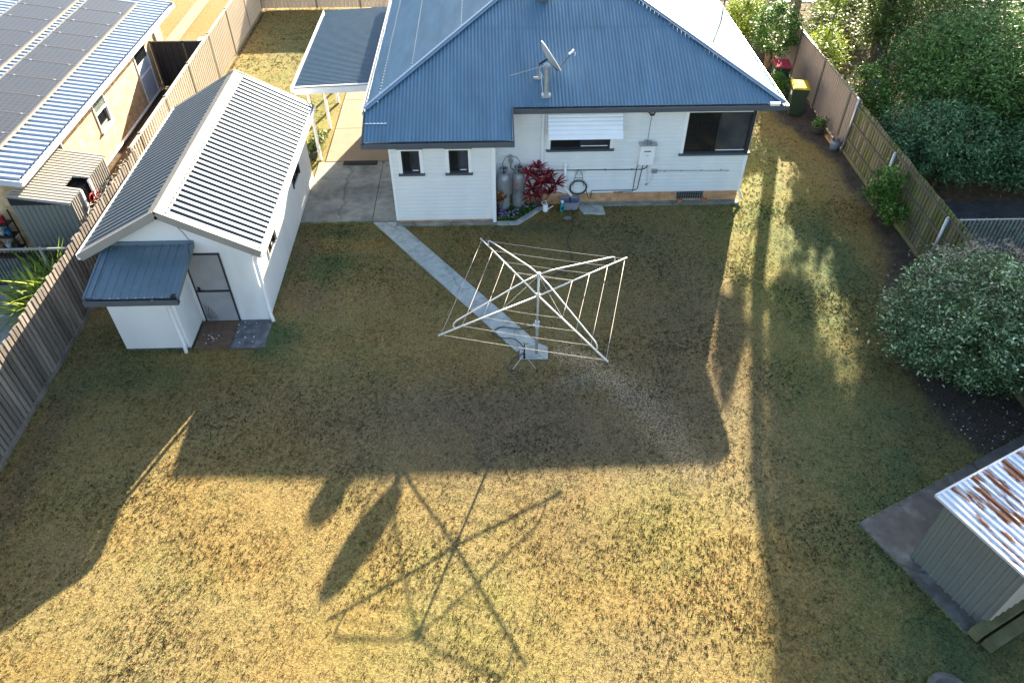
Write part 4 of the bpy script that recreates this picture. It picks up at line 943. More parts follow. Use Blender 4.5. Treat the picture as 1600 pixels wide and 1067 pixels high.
d = MB(); d.quad((-12.08, 16.97, nze-.09), (-12.7, 16.97, nze-.09), (-12.7, 29.8, nze-.09), (-12.08, 29.8, nze-.09)); d.build('eave_lining', M['trimwhite'], nh)
d = MB()
for y in (20.3, 28.9): d.tube([(-12.66, y, 2.5), (-12.66, y, .1)], .04, 8)
d.tube([(-12.64, 18.5, .1), (-12.64, 28.2, .12)], .045, 8); d.build('downpipe', M['trimwhite'], nh, smooth=True)
w = window(nh, (-12.7, 17.55, 0), (0, 1, 0), (1, 0, 0), 5.25, 6.1, .98, 2.1, M['trimwhite'], .05, M['trimwhite'], None, False, False)
d = MB(); d.box(-12.7, 22.8, 1.5, -12.66, 23.65, 1.55); d.box(-12.72, 22.8, 1.55, -12.69, 23.65, 2.1); d.build('sash', M['trimwhite'], w)
d = MB(); d.quad((-12.685, 22.82, 1.56), (-12.685, 23.62, 1.56), (-12.685, 23.62, 2.08), (-12.685, 22.82, 2.08)); d.build('pane', mat('grey_pane', (.14, .17, .15), .12, .6, var=.1), w)
dd = MB(); dd.box(-12.73, 26.66, .05, -12.69, 27.78, 2.08); dw = dd.build('door', mat('pale_blue_door', (.42, .48, .55), .5, .3, var=.06), nh)
d = MB(); d.box(-12.7, 26.62, .04, -12.67, 26.68, 2.1); d.box(-12.7, 27.76, .04, -12.67, 27.83, 2.1); d.box(-12.71, 26.66, 1.02, -12.675, 27.78, 1.08); d.build('frame', M['trimwhite'], dw)
d = MB(); d.box(-12.69, 26.7, 1.5, -12.68, 27.75, 2.06); d.build('pane', M['glass'], dw)
# solar panels
def cell_mat():
    m = bpy.data.materials.new('solar_cells'); m.use_nodes = True; n = m.node_tree.nodes; l = m.node_tree.links; p = n["Principled BSDF"]
    p.inputs["Roughness"].default_value = .32; p.inputs["Specular IOR Level"].default_value = .5; p.inputs["Coat Weight"].default_value = .1
    tc = n.new("ShaderNodeTexCoord"); b = n.new("ShaderNodeTexBrick"); b.offset = 0; b.inputs["Scale"].default_value = 1
    b.inputs["Brick Width"].default_value = .165; b.inputs["Row Height"].default_value = .165; b.inputs["Mortar Size"].default_value = .007
    b.inputs["Color1"].default_value = (.03, .032, .036, 1); b.inputs["Color2"].default_value = (.037, .037, .042, 1); b.inputs["Mortar"].default_value = (.085, .088, .092, 1)
    l.new(tc.outputs["Object"], b.inputs["Vector"]); l.new(b.outputs[0], p.inputs["Base Color"]); return m
M['cell'] = cell_mat()
ANG = math.atan(PN)
def solar_panel():
    t_ = thing('solar_panel', (0, 0, 0), '', 'solar panel', 'solar panels on the neighbour roof')
    d = MB(); d.box(-.77, -.53, .03, .77, .53, .04); d.build('cells', M['cell'], t_)
    d = MB()
    for a in ((-.79, -.55, .79, -.53), (-.79, .53, .79, .55), (-.79, -.53, -.77, .53), (.77, -.53, .79, .53)): d.box(a[0], a[1], 0, a[2], a[3], .045)
    d.build('frame', M['fence_post'] if False else mat('dark_frame', (.1, .1, .11), .4, .4, var=0), t_)
    d = MB()
    for x in (-.55, .6): d.box(x-.03, -.57, .03, x+.03, -.53, .052)
    d.build('clamp', M['galv'], t_)
    return t_
proto = solar_panel(); used = False
ordn = ['first', 'second', 'third', 'fourth', 'fifth', 'sixth', 'seventh', 'eighth', 'ninth', 'tenth']
for rown, xr, yt, cnt in (('row nearest the gutter', -13.08, 29.1, 10), ('upper left row', -14.98, 28.83, 8)):
    for k in range(cnt):
        x = xr-.775; y = yt-1.12*k-.56; lab = 'dark solar panel, %s down from the far end of the %s' % (ordn[k], rown)
        o = proto if not used else dup(proto, (0, 0, 0)); used = True
        o.location = (x, y, nz(x)+.09); o.rotation_euler = (0, ANG, 0); o['label'] = lab
    d = MB()
    for xx in (xr+.03, xr-1.58): d.bar((xx, yt+.05, nz(xx)+.09), (xx, yt-1.12*cnt, nz(xx)+.09), .06, .05)
    d.build('panel_rail', M['cap_steel'], nh)

# neighbour's little steel lean-to shed
ns = thing('garden_shed', (-11.9, 18.7, 0), 'striped cream corrugated garden shed with a dark opening against the brick wall', 'shed')
d = MB(); nz0, nz1 = 1.86, 2.12; corr_sheet(d, (-11.08, 17.0, nz0), (0, 1, 0), (-1.55, 0, nz1-nz0), 2.62, 1.57, .13, .035, shape=TRAP2, lvfun=lambda u: (.42 if .78 < u < 1.32 else 0, 1.57)); d.build('roof', M['shed_cream'], ns)
d = MB()
corr_sheet_v(d, Vector((-11.12, 17.1, 0)), Vector((0, 1, 0)), .62, nz0-.02, .115, .02, (1, 0, 0)); corr_sheet_v(d, Vector((-11.12, 18.35, 0)), Vector((0, 1, 0)), 1.15, nz0-.02, .115, .02, (1, 0, 0))
d.build('wall', M['shed_cream'], ns, label='striped sunlit side')
d = MB(); corr_sheet_v(d, Vector((-12.66, 17.1, 0)), Vector((1, 0, 0)), 1.54, nz0-.03, .14, .018, (0, -1, 0)); d.build('wall', M['shedsteel'], ns, label='grey green shaded end')
d = MB(); d.add([(-12.66, 17.09, nz0-.03), (-11.1, 17.09, nz0-.03), (-12.66, 17.09, nz1-.02)], [(0, 1, 2)]); d.box(-12.6, 17.3, 0, -11.4, 19.4, 1.8); d.box(-11.4, 17.75, 0, -11.2, 18.34, 1.75); d.build('dark_interior', M['black'], ns)  # black boxes paint the opening's interior shade; triangle closes the end
d = MB(); d.box(-11.13, 17.72, 0, -11.07, 17.8, nz0-.02); d.box(-11.13, 18.28, 0, -11.07, 18.36, nz0-.02); d.build('door_frame', M['trimwhite'], ns)
d = MB()
for (x, y) in ((-11.0, 17.95), (-10.95, 18.12)): d.tube([(x, y+.11*math.cos(a), 1.5+.11*math.sin(a)) for a in [2*math.pi*k/14 for k in range(15)]], .018, 6)
d.tube([(-11.0, 17.95, 1.4), (-10.95, 18.1, 1.36), (-10.98, 18.2, 1.5)], .018, 6); tag(d.build('bicycle_lock', M['red']), 'coiled red cable hanging at the dark opening of the striped shed', 'cable')

# pot shelf on neighbour side
sh = thing('plant_shelf', (-13.5, 17.2, 0), 'black tiered shelf of pots against the neighbour brick wall', 'shelf')
for z in (.38, .8, 1.18):
    d = MB(); d.box(-15, 17.12, z-.02, -13.05, 17.42, z); d.box(-15, 17.1, z-.02, -13.05, 17.12, z+.05); d.build('tier', M['black'], sh)
for x in (-14.9, -13.06):
    d = MB(); d.bar((x, 17.12, 0), (x, 17.12, 1.5), .03, .03); d.bar((x, 17.42, 0), (x, 17.42, 1.5), .03, .03); d.build('upright', M['black'], sh)
pots = [(-13.22, 1.18, 'red', 'pot with red flowers at the end of the top shelf'), (-13.5, 1.18, 'teal', 'teal pot on the top shelf'), (-13.22, .8, 'blue', 'blue pot at the end of the middle shelf'), (-13.42, .8, 'cardboard', 'white pot on the middle shelf'), (-13.68, .8, 'pot', 'black pot on the middle shelf'),
        (-13.2, .38, 'pot', 'black pot at the end of the lowest shelf'), (-13.42, .38, 'cardboard', 'white figure-like pot on the lowest shelf'), (-13.64, .38, 'terracotta', 'brownish pot on the lowest shelf')]
for (x, z, c, lab) in pots:
    d = MB(); d.lathe((x, 17.27, z), [(.06, 0), (.09, .13), (.095, .15), (.08, .15), (.075, .13)], 12)
    for k in range(10):
        a = rnd.uniform(0, 6.3); d.tube([(x, 17.27, z+.13), (x+.05*math.cos(a), 17.27+.05*math.sin(a), z+.22), (x+.1*math.cos(a), 17.27+.1*math.sin(a), z+.24)], [.012, .014, .003], 4)
    tag(d.build('plant_pot', M[c]), lab, 'pot', 'pots on the neighbour shelf')
# pool style fence + concrete
pf = thing('pool_fence', (-12.5, 16.0, 0), 'black tubular fence with a pale top rail on the neighbour patio', 'fence')
d = MB(); d.bar((-17, 16, 1.21), (-10.6, 16, 1.21), .045, .045); d.build('top_rail', M['galv'], pf)
d = MB(); d.bar((-17, 16, .08), (-10.6, 16, .08), .03, .03); d.build('bottom_rail', M['black'], pf)
for k in range(66):
    x = -10.7-.1*k; d = MB(); d.box(x-.008, 15.992, .08, x+.008, 16.008, 1.2); d.build('baluster', M['black'], pf)
d = MB(); d.box(-11.73, 15.97, 0, -11.67, 16.03, 1.26); d.build('post', M['galv'], pf)

# ================================================================= RIGHT SIDE THINGS
def wheelie(loc, rz, lidm, label):
    t_ = thing('wheelie_bin', (0, 0, 0), label, 'wheelie bin', 'wheelie bins by the tan fence')
    d = MB(); secs = [(.0, .21, .24), (.08, .215, .25), (.55, .25, .30), (.98, .285, .345), (1.0, .3, .36), (1.03, .3, .36)]
    vs = []
    for z, hx, hy in secs:
        for sx, sy in ((-1, -1), (1, -1), (1, 1), (-1, 1)): vs.append((sx*hx, sy*hy, z+.02))
    fs = [(3, 2, 1, 0)]+[(4*i+k, 4*i+(k+1) % 4, 4*i+4+(k+1) % 4, 4*i+4+k) for i in range(len(secs)-1) for k in range(4)]+[(20, 21, 22, 23)]
    d.add(vs, fs); d.build('body', M['bin'], t_, bevel=.02)
    d = MB(); d.add([(-.3, -.38, 1.055), (.3, -.38, 1.055), (.3, .38, 1.055), (-.3, .38, 1.055), (-.3, -.38, 1.075), (.3, -.38, 1.075), (.3, .38, 1.1), (-.3, .38, 1.1), (-.23, -.3, 1.1), (.23, -.3, 1.1), (.23, .3, 1.135), (-.23, .3, 1.135)],
                  [(3, 2, 1, 0), (0, 1, 5, 4), (1, 2, 6, 5), (2, 3, 7, 6), (3, 0, 4, 7), (4, 5, 9, 8), (5, 6, 10, 9), (6, 7, 11, 10), (7, 4, 8, 11), (8, 9, 10, 11)])
    d.build('lid', lidm, t_, bevel=.012)
    d = MB(); d.tube([(-.26, .44, 1.03), (.26, .44, 1.03)], .018, 8); [d.box(x-.02, .33, .98, x+.02, .45, 1.04) for x in (-.24, 0, .24)]; d.build('handle', M['bin'], t_)
    for x in (-.27, .23):
        d = MB(); d.tube([(x, .26, .1), (x+.05, .26, .1)], .1, 16); d.build('wheel', M['black'], t_)
    d = MB(); d.box(-.292, -.2, .78, -.272, -.08, .92); d.build('sticker', M['trimwhite'], t_)
    t_.location = loc; t_.rotation_euler = (0, 0, rz); return t_
wheelie((11.15, 25.35, 0), R_(-10), M['lid_yel'], 'dark green wheelie bin with a yellow lid')
wheelie((11.05, 27.2, 0), R_(-6), M['lid_red'], 'wheelie bin with a red lid half hidden by leaves')

def leaf_mesh(name, cen, size, m, parent=None, aspect=.45, up=.35, jit=.35, curl=.25):
    """one rhombic leaf per centre"""
    n = len(cen); nrm = rng.normal(0, 1, (n, 3)); nrm[:, 2] = np.abs(nrm[:, 2])+up*2; nrm /= np.linalg.norm(nrm, axis=1)[:, None]
    d = rng.normal(0, 1, (n, 3)); d -= nrm*(d*nrm).sum(1)[:, None]; d /= np.linalg.norm(d, axis=1)[:, None]; s = np.cross(nrm, d)
    L = (size*rng.uniform(1-jit, 1+jit, n))[:, None]; W_ = L*aspect
    A = cen-d*L*.5; B = cen+s*W_*.5-nrm*L*curl*.2; Cc = cen+d*L*.5-nrm*L*curl*.5; Dd = cen-s*W_*.5-nrm*L*curl*.2
    V = np.stack([A, B, Cc, Dd], 1).reshape(-1, 3); F = np.arange(4*n).reshape(-1, 4)
    return mesh_np(name, V, F, m, parent)
def crown_pts(c, r, nclus, per, cr, shell=.55, squash=1.0, seedf=None, low=-1):
    c = np.array(c); r = np.array(r); k = rng.normal(0, 1, (nclus*3, 3)); k /= np.linalg.norm(k, axis=1)[:, None]
    k = k[k[:, 2] > low][:nclus]
    rad = shell+(1-shell)*rng.random(len(k)); ph = fbm(k[:, 0]*2+7, k[:, 1]*2+k[:, 2]*3, 1.1)
    rad = rad*(.72+.55*ph); cc = c+k*r*rad[:, None]
    cs = cr*rng.uniform(.5, 1.3, len(cc))
    dv = rng.normal(0, 1, (len(cc), 3))*np.array([1, 1, .6]); dv /= np.linalg.norm(dv, axis=1)[:, None]
    p = np.repeat(cc, per, 0)+np.repeat(dv*cs[:, None], per, 0)*rng.normal(0, 1, len(cc)*per)[:, None]*1.0+.8*rng.normal(0, 1, (len(cc)*per, 3))*np.repeat(cs, per)[:, None]*np.array([1, 1, .7])
    return p
def foliage_mat(name, c0, c1, c2, rough=.5, spec=.35, tr=.22, k=1.95):
    c0 = tuple(q*.6 for q in c0); c2 = tuple(q*1.35 for q in c2)
    c0, c1, c2 = [tuple(min(1, q*k*w) for q, w in zip(c, (1.05, 1, .8))) for c in (c0, c1, c2)]; rough = max(rough, .5); spec = min(spec, .25)
    return mat(name, c1, rough, spec, var=.45, vscale=2.6, cols=[c0, c1, c1, c2], transl=tr)
FM = {
 'citrus': foliage_mat('glossy_green_leaf', (.018, .05, .012), (.04, .095, .02), (.1, .17, .04), .35, .5),
 'dark': foliage_mat('dark_green_leaf', (.012, .035, .016), (.028, .065, .028), (.05, .1, .04)),
 'blue': foliage_mat('blue_green_leaf', (.028, .06, .034), (.055, .108, .06), (.1, .165, .095)),
 'olive': foliage_mat('olive_green_leaf', (.035, .06, .02), (.065, .1, .032), (.11, .15, .05)),
 'wattle': foliage_mat('feathery_green_leaf', (.03, .065, .025), (.055, .11, .038), (.1, .165, .06)),
 'silver': foliage_mat('silver_green_leaf', (.022, .045, .02), (.05, .09, .04), (.24, .3, .24), .45, .4, k=2.0),
 'yellow': foliage_mat('yellow_green_leaf', (.055, .1, .018), (.11, .16, .028), (.2, .23, .045), .45, .4, .35),
 'red': foliage_mat('crimson_leaf', (.05, .006, .012), (.14, .012, .03), (.24, .035, .045), .4, .4, .3),
 'brown': foliage_mat('bronze_leaf', (.1, .04, .02), (.22, .1, .045), (.32, .17, .07), .5, .3, .3),
 'flower': mat('mauve_petal', (.42, .25, .7), .6, .2, var=.2), 'bloom': mat('dry_bloom', (.3, .25, .19), .7, .2, var=.3),
 'whitef': mat('white_petal', (.75, .75, .72), .6, .2, var=.1),
}
def trunk(parent, pts, r0, r1, m, branches=(), name='trunk'):
    pts = [Vector(p) for p in pts]; n = len(pts); d = MB(); d.tube(pts, [r0+(r1-r0)*i/(n-1) for i in range(n)], 10)
    for bp, rr in branches: d.tube(bp, [rr*(1-.75*i/(len(bp)-1)) for i in range(len(bp))], 6)
    return d.build(name, m, parent, smooth=True)
def plant(name, loc, label, cat, crowns, fm, size, trunk_pts=None, tr=(.1, .04), bark=None, group=None, branches=(), aspect=.45, up=.35, extra=None):
    t_ = thing(name, loc, label, cat, group)
    off = np.array(loc); pts = np.concatenate([crown_pts(*c) for c in crowns]); pts = pts[pts[:, 2] > .06]
    leaf_mesh('crown', pts-off, size, fm, t_, aspect=aspect, up=up)
    if trunk_pts: trunk(t_, trunk_pts, tr[0], tr[1], bark or M['bark'], branches)
    return t_

def limbs(base, tops, r=.06):
    out = []
    for q in tops:
        b_ = Vector(base); q = Vector(q); m1 = b_.lerp(q, .45)+Vector((rnd.uniform(-.2, .2), rnd.uniform(-.2, .2), .1)); out.append(([b_, m1, q], r))
    return out

# big round bush
t_ = plant('round_bush', (11.1, 12.5, 0), 'big rounded silvery green bush with dry blooms beside the mossy fence', 'bush',
      [((11.0, 12.5, 1.25), (1.95, 1.75, 1.45), 620, 44, .16, .78), ((11.0, 12.5, 1.0), (1.5, 1.4, .9), 150, 26, .2, .4), ((12.2, 12.2, 1.2), (1.6, 1.6, 1.3), 260, 44, .16, .7)], FM['silver'], .09,
      [(11, 12.5, 0), (11, 12.5, .7), (11.1, 12.4, 1.4)], (.1, .05), branches=limbs((11, 12.5, .4), [(10, 12, 1.6), (12, 13, 1.8), (11.2, 11.3, 1.5), (10.5, 13.6, 1.7), (12.3, 11.8, 1.5)], .04), up=.5)
bl = crown_pts((11.1, 13.0, 1.5), (1.6, 1.3, 1.4), 60, 22, .07, .9, low=.25)
leaf_mesh('dry_blooms', bl-np.array((11.1, 12.5, 0)), .05, FM['bloom'], t_, aspect=.8)
# shrub against fence
plant('shrub', (11.45, 18.5, 0), 'upright glossy green shrub against the mossy fence', 'shrub', [((11.5, 18.6, 1.0), (.5, .55, .75), 90, 26, .12, .5), ((11.55, 17.9, .6), (.35, .4, .4), 40, 22, .1, .5)], FM['citrus'], .1, [(11.4, 18.5, 0), (11.5, 18.55, .6), (11.5, 18.6, 1.2)], (.035, .015))
# shrubs behind right of house
plant('tree', (11.0, 28.7, 0), 'dense round topped glossy small tree behind the red lidded bin', 'tree', [((11.15, 28.9, 1.75), (.95, .95, .95), 260, 30, .14, .7)], FM['citrus'], .1, [(11.0, 28.7, 0), (11.05, 28.75, .6), (11.1, 28.8, 1.3)], (.12, .06), M['terracotta'] if False else mat('tan_bark', (.3, .2, .13), .9, .15, var=.25, bump=.5, bscale=20), branches=limbs((11.0, 28.7, .1), [(10.7, 28.6, 1.2), (11.4, 28.9, 1.3), (11.2, 28.5, 1.1)], .05))
plant('shrub', (10.7, 31.5, 0), 'bright yellow green leafy shrub beyond the round topped tree', 'shrub', [((10.7, 31.6, 1.3), (.8, 1.0, .8), 170, 28, .15, .6)], FM['yellow'], .12, [(10.7, 31.5, 0), (10.7, 31.5, .9)], (.05, .03))
plant('shrub', (10.75, 26.5, 0), 'dark green leafy plant growing in front of the red lidded bin', 'shrub', [((10.75, 26.45, .65), (.38, .3, .5), 80, 24, .1, .5)], FM['citrus'], .085, [(10.75, 26.5, 0), (10.75, 26.5, .5)], (.03, .015))
# pots along the right fence
def pot_plant(loc, r, h, m, fm, label, spread=.25, n=26, leaf=.09):
    t_ = thing('potted_plant', loc, label, 'potted plant'); x, y, _ = loc
    d = MB(); d.lathe((x, y, 0), [(r*.65, 0), (r*.95, h*.5), (r, h*.9), (r*1.06, h*.92), (r*1.06, h), (r*.9, h), (r*.85, h*.85)], 22); d.build('pot', m, t_, smooth=True)
    p = crown_pts((x, y, h+spread*.4), (spread, spread, spread*.6), n, 12, .06, .4); leaf_mesh('foliage', p-np.array(loc), leaf, fm, t_); return t_
pot_plant((11.55, 23.85, 0), .24, .3, M['pot'], FM['citrus'], 'wide dark pot with a low green plant by the tan fence', .28)
bk = thing('bucket', (11.72, 22.65, 0), 'blue grey pot holding timber offcuts at the end of the tan fence', 'pot')
d = MB(); d.lathe((11.72, 22.65, 0), [(.14, 0), (.18, .2), (.16, .36), (.15, .36), (.16, .2)], 22); d.build('body', M['bluepot'], bk, smooth=True)
d = MB(); d.box(11.72, 23.0, 0, 11.85, 23.55, .1); tag(d.build('timber_offcut', M['wood']), 'pale timber block lying between the two pots', 'timber')
d = MB(); d.bar((11.68, 22.6, .2), (11.76, 22.76, .44), .09, .03); d.bar((11.78, 22.6, .2), (11.7, 22.72, .4), .06, .04); d.build('offcuts', M['wood'], bk)
pot_plant((-5.95, 22.55, 0), .17, .28, M['pot'], FM['olive'], 'dark pot with a scraggly plant at the nearest carport post', .3, 24, .13)
plant('shrub', (-5.95, 23.4, 0), 'low weedy shrub on the lawn beside the carport posts', 'shrub', [((-5.95, 23.5, .25), (.25, .7, .25), 40, 18, .09, .4)], FM['olive'], .1, [(-5.95, 23.4, 0), (-5.95, 23.4, .25)], (.015, .01))
for (x, y, lab) in ((10.6, 30.0, 'white round pot in the shade behind the round topped tree'), (10.45, 29.2, 'pale conical pot left of the round topped tree')):
    d = MB(); d.lathe((x, y, 0), [(.14, 0), (.2, .35), (.2, .4), (.17, .4), (.16, .3)], 16); tag(d.build('plant_pot', M['cardboard'], smooth=True), lab, 'pot')

# strappy and crimson plants
def strap_plant(name, loc, label, cat, heads, fm, L, wd, nl, droop=.6, stems=True, stemm=None, flare=.7):
    t_ = thing(name, loc, label, cat); lf = MB(); st = MB(); x0, y0, z0 = loc
    for (hx, hy, hz, sc) in heads:
        h = Vector((hx, hy, hz))
        if stems: st.tube([Vector(loc), Vector(loc).lerp(h, .6)+Vector((rnd.uniform(-.04, .04), 0, -.02)), h], .014, 6)
        for k in range(nl):
            a = k*2.4+rnd.uniform(-.3, .3); l_ = L*sc*rnd.uniform(.65, 1.1); el = rnd.uniform(.1, 1.25); dr = Vector((math.cos(a), math.sin(a), 0)); sd_ = Vector((-math.sin(a), math.cos(a), 0))
            if name == 'flax_bush' and dr.x > .25: dr.x *= .3
            pts = []; 
            for i in range(5):
                t2 = i/4; pts.append(h+dr*(l_*t2*math.cos(el*flare))+Vector((0, 0, l_*(t2*math.sin(el)-droop*t2*t2*.6))))
            ws = [wd*.4, wd, wd*.95, wd*.6, .002]
            vs = []
            for p, w_ in zip(pts, ws): vs += [p-sd_*w_/2, p+sd_*w_/2]
            lf.add(vs, [(2*i, 2*i+1, 2*i+3, 2*i+2) for i in range(4)])
    lf.build('leaves', fm, t_, smooth=True)
    if stems: st.build('stem', stemm or M['bark'], t_, smooth=True)
    return t_
strap_plant('cordyline', (1.42, 19.36, 0), 'crimson leaved cordyline against the white wall', 'plant',
    [(1.35, 19.3, 1.4, 1.1), (1.08, 19.25, 1.25, 1.1), (1.6, 19.25, 1.2, 1.0), (1.5, 19.2, .95, 1.1), (1.9, 19.2, .9, 1.15), (1.2, 19.12, .82, 1.1), (1.75, 19.1, .68, 1.0), (1.4, 19.1, .62, 1.0), (1.3, 19.35, 1.05, 1.1), (1.7, 19.3, 1.0, 1.0), (1.15, 19.15, .55, .9)], FM['red'], .42, .075, 15)
strap_plant('cordyline', (.24, 19.0, 0), 'faded bronze leaved cordyline in front of the first gas bottle', 'plant', [(.22, 18.98, .7, .9), (.12, 18.95, .52, .9), (.36, 18.98, .6, .8)], FM['brown'], .26, .055, 13)
strap_plant('flax_bush', (-11.1, 14.7, 0), 'spiky green and yellow strap leaved plant leaning over the paling fence', 'plant', [(-11.55+rnd.uniform(-.3, .3), 15.0+rnd.uniform(-.6, .6), .2, rnd.uniform(.8, 1.15)) for _ in range(8)], FM['yellow'], 1.45, .075, 24, droop=.32, stems=False, flare=.75)
p = crown_pts((-11.55, 16.5, .3), (.4, .25, .25), 40, 20, .08, .4); tt = thing('shrub', (-11.55, 16.5, 0), 'low yellow green clump at the foot of the striped shed', 'shrub'); leaf_mesh('foliage', p-np.array((-11.55, 16.5, 0)), .09, FM['yellow'], tt)
p = crown_pts((-12.35, 16.75, .3), (.4, .25, .3), 40, 20, .08, .4); tt = thing('shrub', (-12.35, 16.75, 0), 'dark grassy clump between the striped shed and brick wall', 'shrub'); leaf_mesh('foliage', p-np.array((-12.35, 16.75, 0)), .14, FM['olive'], tt, aspect=.15)
vt = thing('vine', (-10.58, 18.2, 0), 'dry tangled vine along the top of the paling fence by the shed', 'vine')
d = MB()
for k in range(16):
    y = 16.6+k*.2; pts = [(-10.58+rnd.uniform(-.08, .03), y+rnd.uniform(-.1, .1)+j*.09, 1.5+rnd.uniform(0, .35)) for j in range(5)]; d.tube(catmull(pts, 4), .011, 4)
d.build('stems', mat('dry_vine', (.4, .34, .25), .9, .1, var=.3), vt)
# flower bed
fb = thing('flower_bed', (.85, 18.95, 0), 'mauve flowering daisies filling the little bed by the gas bottles', 'flowers')
nfl = 900; px = rng.uniform(.2, 1.35, nfl); py = rng.uniform(18.6, 19.45, nfl); k = (py > 18.62+np.clip(px-.74, 0, 9)*.98) & ((px > .45) | (py < 18.95)); px = px[k]; py = py[k]
leaf_mesh('foliage', np.stack([px, py, rng.uniform(.03, .22, len(px))], -1)-np.array((.85, 18.95, 0)), .085, FM['citrus'], fb)
q = rng.choice(len(px), 46, False); d = MB()
for i in q:
    x, y, z = px[i], py[i], rng.uniform(.2, .28); r = rng.uniform(.022, .036)
    for j in range(8):
        a = j*math.pi/4; d.add([(x, y, z), (x+r*math.cos(a-.3), y+r*math.sin(a-.3), z+.008), (x+r*1.25*math.cos(a), y+r*1.25*math.sin(a), z+.004), (x+r*math.cos(a+.3), y+r*math.sin(a+.3), z+.008)], [(0, 1, 2, 3)])
d.build('blooms', FM['flower'], fb)['kind'] = 'stuff'
# tub and small bits
tb = thing('plastic_tub', (2.38, 19.38, 0), 'grey plastic tub beneath the waste pipe', 'tub')
d = MB(); vs = []
for z, hx, hy in ((.01, .24, .17), (.26, .29, .21), (.28, .31, .23), (.28, .27, .19), (.1, .24, .17)):
    for k in range(20):
        a = 2*math.pi*k/20; ca, sa = math.cos(a), math.sin(a); e = .45; vs.append((2.38+hx*math.copysign(abs(ca)**e, ca), 19.36+hy*math.copysign(abs(sa)**e, sa), z))
d.add(vs, [(20*i+k, 20*i+(k+1) % 20, 20*i+20+(k+1) % 20, 20*i+20+k) for i in range(4) for k in range(20)]+[tuple(range(19, -1, -1)), tuple(80+k for k in range(20))]); d.build('body', M['tub'], tb)
d = MB(); d.lathe((2.12, 19.14, 0), [(.05, 0), (.055, .02), (.055, .24), (.045, .26), (.02, .27), (.02, .31)], 14); bt = thing('bottle', (2.12, 19.14, 0), 'small teal bottle with a white cap standing against the grey tub', 'bottle'); d.build('body', M['teal'], bt, smooth=True)
d = MB(); d.lathe((2.12, 19.14, .31), [(.035, 0), (.04, .02), (.04, .07), (.02, .08)], 12); d.build('cap', M['trimwhite'], bt)
d = MB(); d.box(2.1, 19.08, .1, 2.15, 19.085, .2); d.build('label_panel', M['black'], bt)
wt = thing('watering_can', (1.62, 19.22, 0), 'small white watering can beside the cordyline stems', 'watering can')
d = MB(); d.lathe((1.62, 19.2, 0), [(.08, 0), (.09, .05), (.08, .2), (.06, .22)], 14); d.build('body', M['trimwhite'], wt)
d = MB(); d.tube([(1.68, 19.18, .05), (1.8, 19.1, .2), (1.84, 19.08, .24)], .014, 6); d.build('spout', M['trimwhite'], wt)
d = MB(); d.tube([(1.56, 19.2, .18), (1.5, 19.2, .3), (1.62, 19.2, .36), (1.68, 19.2, .2)], .01, 6); d.build('handle', M['trimwhite'], wt)
d = MB(); d.tube([(2.15+.1*math.cos(a)+.1, 18.7+.05*math.sin(a), .06) for a in [k*.5 for k in range(13)]], .018, 6); tag(d.build('gloves', mat('grey_cloth', (.24, .27, .29), .9, .1)), 'grey crumpled glove lying on the ground near the tub', 'glove')
for i, (x, lab) in enumerate(((5.78, 'pale red half brick at the left side of the wall vent'), (6.55, 'dark red half brick at the right side of the wall vent'))):
    d = MB(); d.box(x-.06, 19.44, .035, x+.07, 19.54, .13); tag(d.build('brick', M['terracotta'], bevel=.006), lab, 'brick')

# ================================================================= RUSTY SHED
rs = thing('rusty_shed', (9.5, 7.4, 0), 'grey steel garden shed with a rust streaked corrugated roof', 'shed')
cc, ss = math.cos(R_(25.3)), math.sin(R_(25.3))
def RS(u, v, z): return (7.75+u*cc+v*ss, 7.22+u*ss-v*cc, z)   # u up-right, v down-right
Wd, Dp = 1.58, 3.2
U = Vector((cc, ss, 0)); Vd = Vector((ss, -cc, 0))
d = MB(); corr_sheet_v(d, Vector(RS(0, 0, 0)), Vd, Wd, 1.93, .17, .032, -U); d.build('wall', M['shedsteel'], rs, label='ribbed grey wall facing the lawn')
d = MB(); corr_sheet_v(d, Vector(RS(0, Wd, 0)), U, Dp, 1.93, .17, .018, Vd); d.build('wall', M['cream_fence'], rs, label='tan ribbed wall facing away from the house')
d = MB(); corr_sheet_v(d, Vector(RS(0, 0, 0)), U, Dp, 1.93, .17, .018, -Vd); corr_sheet_v(d, Vector(RS(Dp, 0, 0)), Vd, Wd, 1.93, .17, .018, U); d.build('wall', M['shedsteel'], rs, label='back walls')
d = MB(); P0 = Vector(RS(-.22, -.1, 2.0)); corr_sheet(d, P0, U, Vd, Dp+.4, Wd+.32, .13, .026, shape=TRAP); d.build('roof', M['rust'], rs)
d = MB(); a = Vector(RS(-.24, -.12, 1.98)); d.bar(a, a+U*(Dp+.4), .04, .05); d.bar(a, a+Vd*(Wd+.34), .04, .05); d.build('trim', M['zinc'], rs)
sheet('concrete_slab', [(7.05, 7.97), tuple(Vector((7.05, 7.97))+Vector((cc, ss))*5.5), tuple(Vector((7.05, 7.97))+Vector((cc, ss))*5.5+Vector((ss, -cc))*2.52), tuple(Vector((7.05, 7.97))+Vector((ss, -cc))*2.52)], .03, M['conc_dark'], th=.1)
e0 = Vector((8.14, 5.68, .1)); 
for k, (off, lab, z) in enumerate(((0, 'weathered timber sleeper nearest the rusty shed', .12), (.24, 'lower dark timber sleeper outside the first one', .05))):
    d = MB(); a = e0+Vd*(off+.05)+U*(k*.08); d.bar((a.x, a.y, z), tuple(Vector((a.x, a.y, z))+U*4), .2, .2); tag(d.build('timber_sleeper', M['sleeper'], bevel=.012), lab, 'sleeper')
pc = thing('drain_cover', (7.35, 4.95, 0), 'round concrete rimmed pit at the bottom edge of the lawn', 'drain')
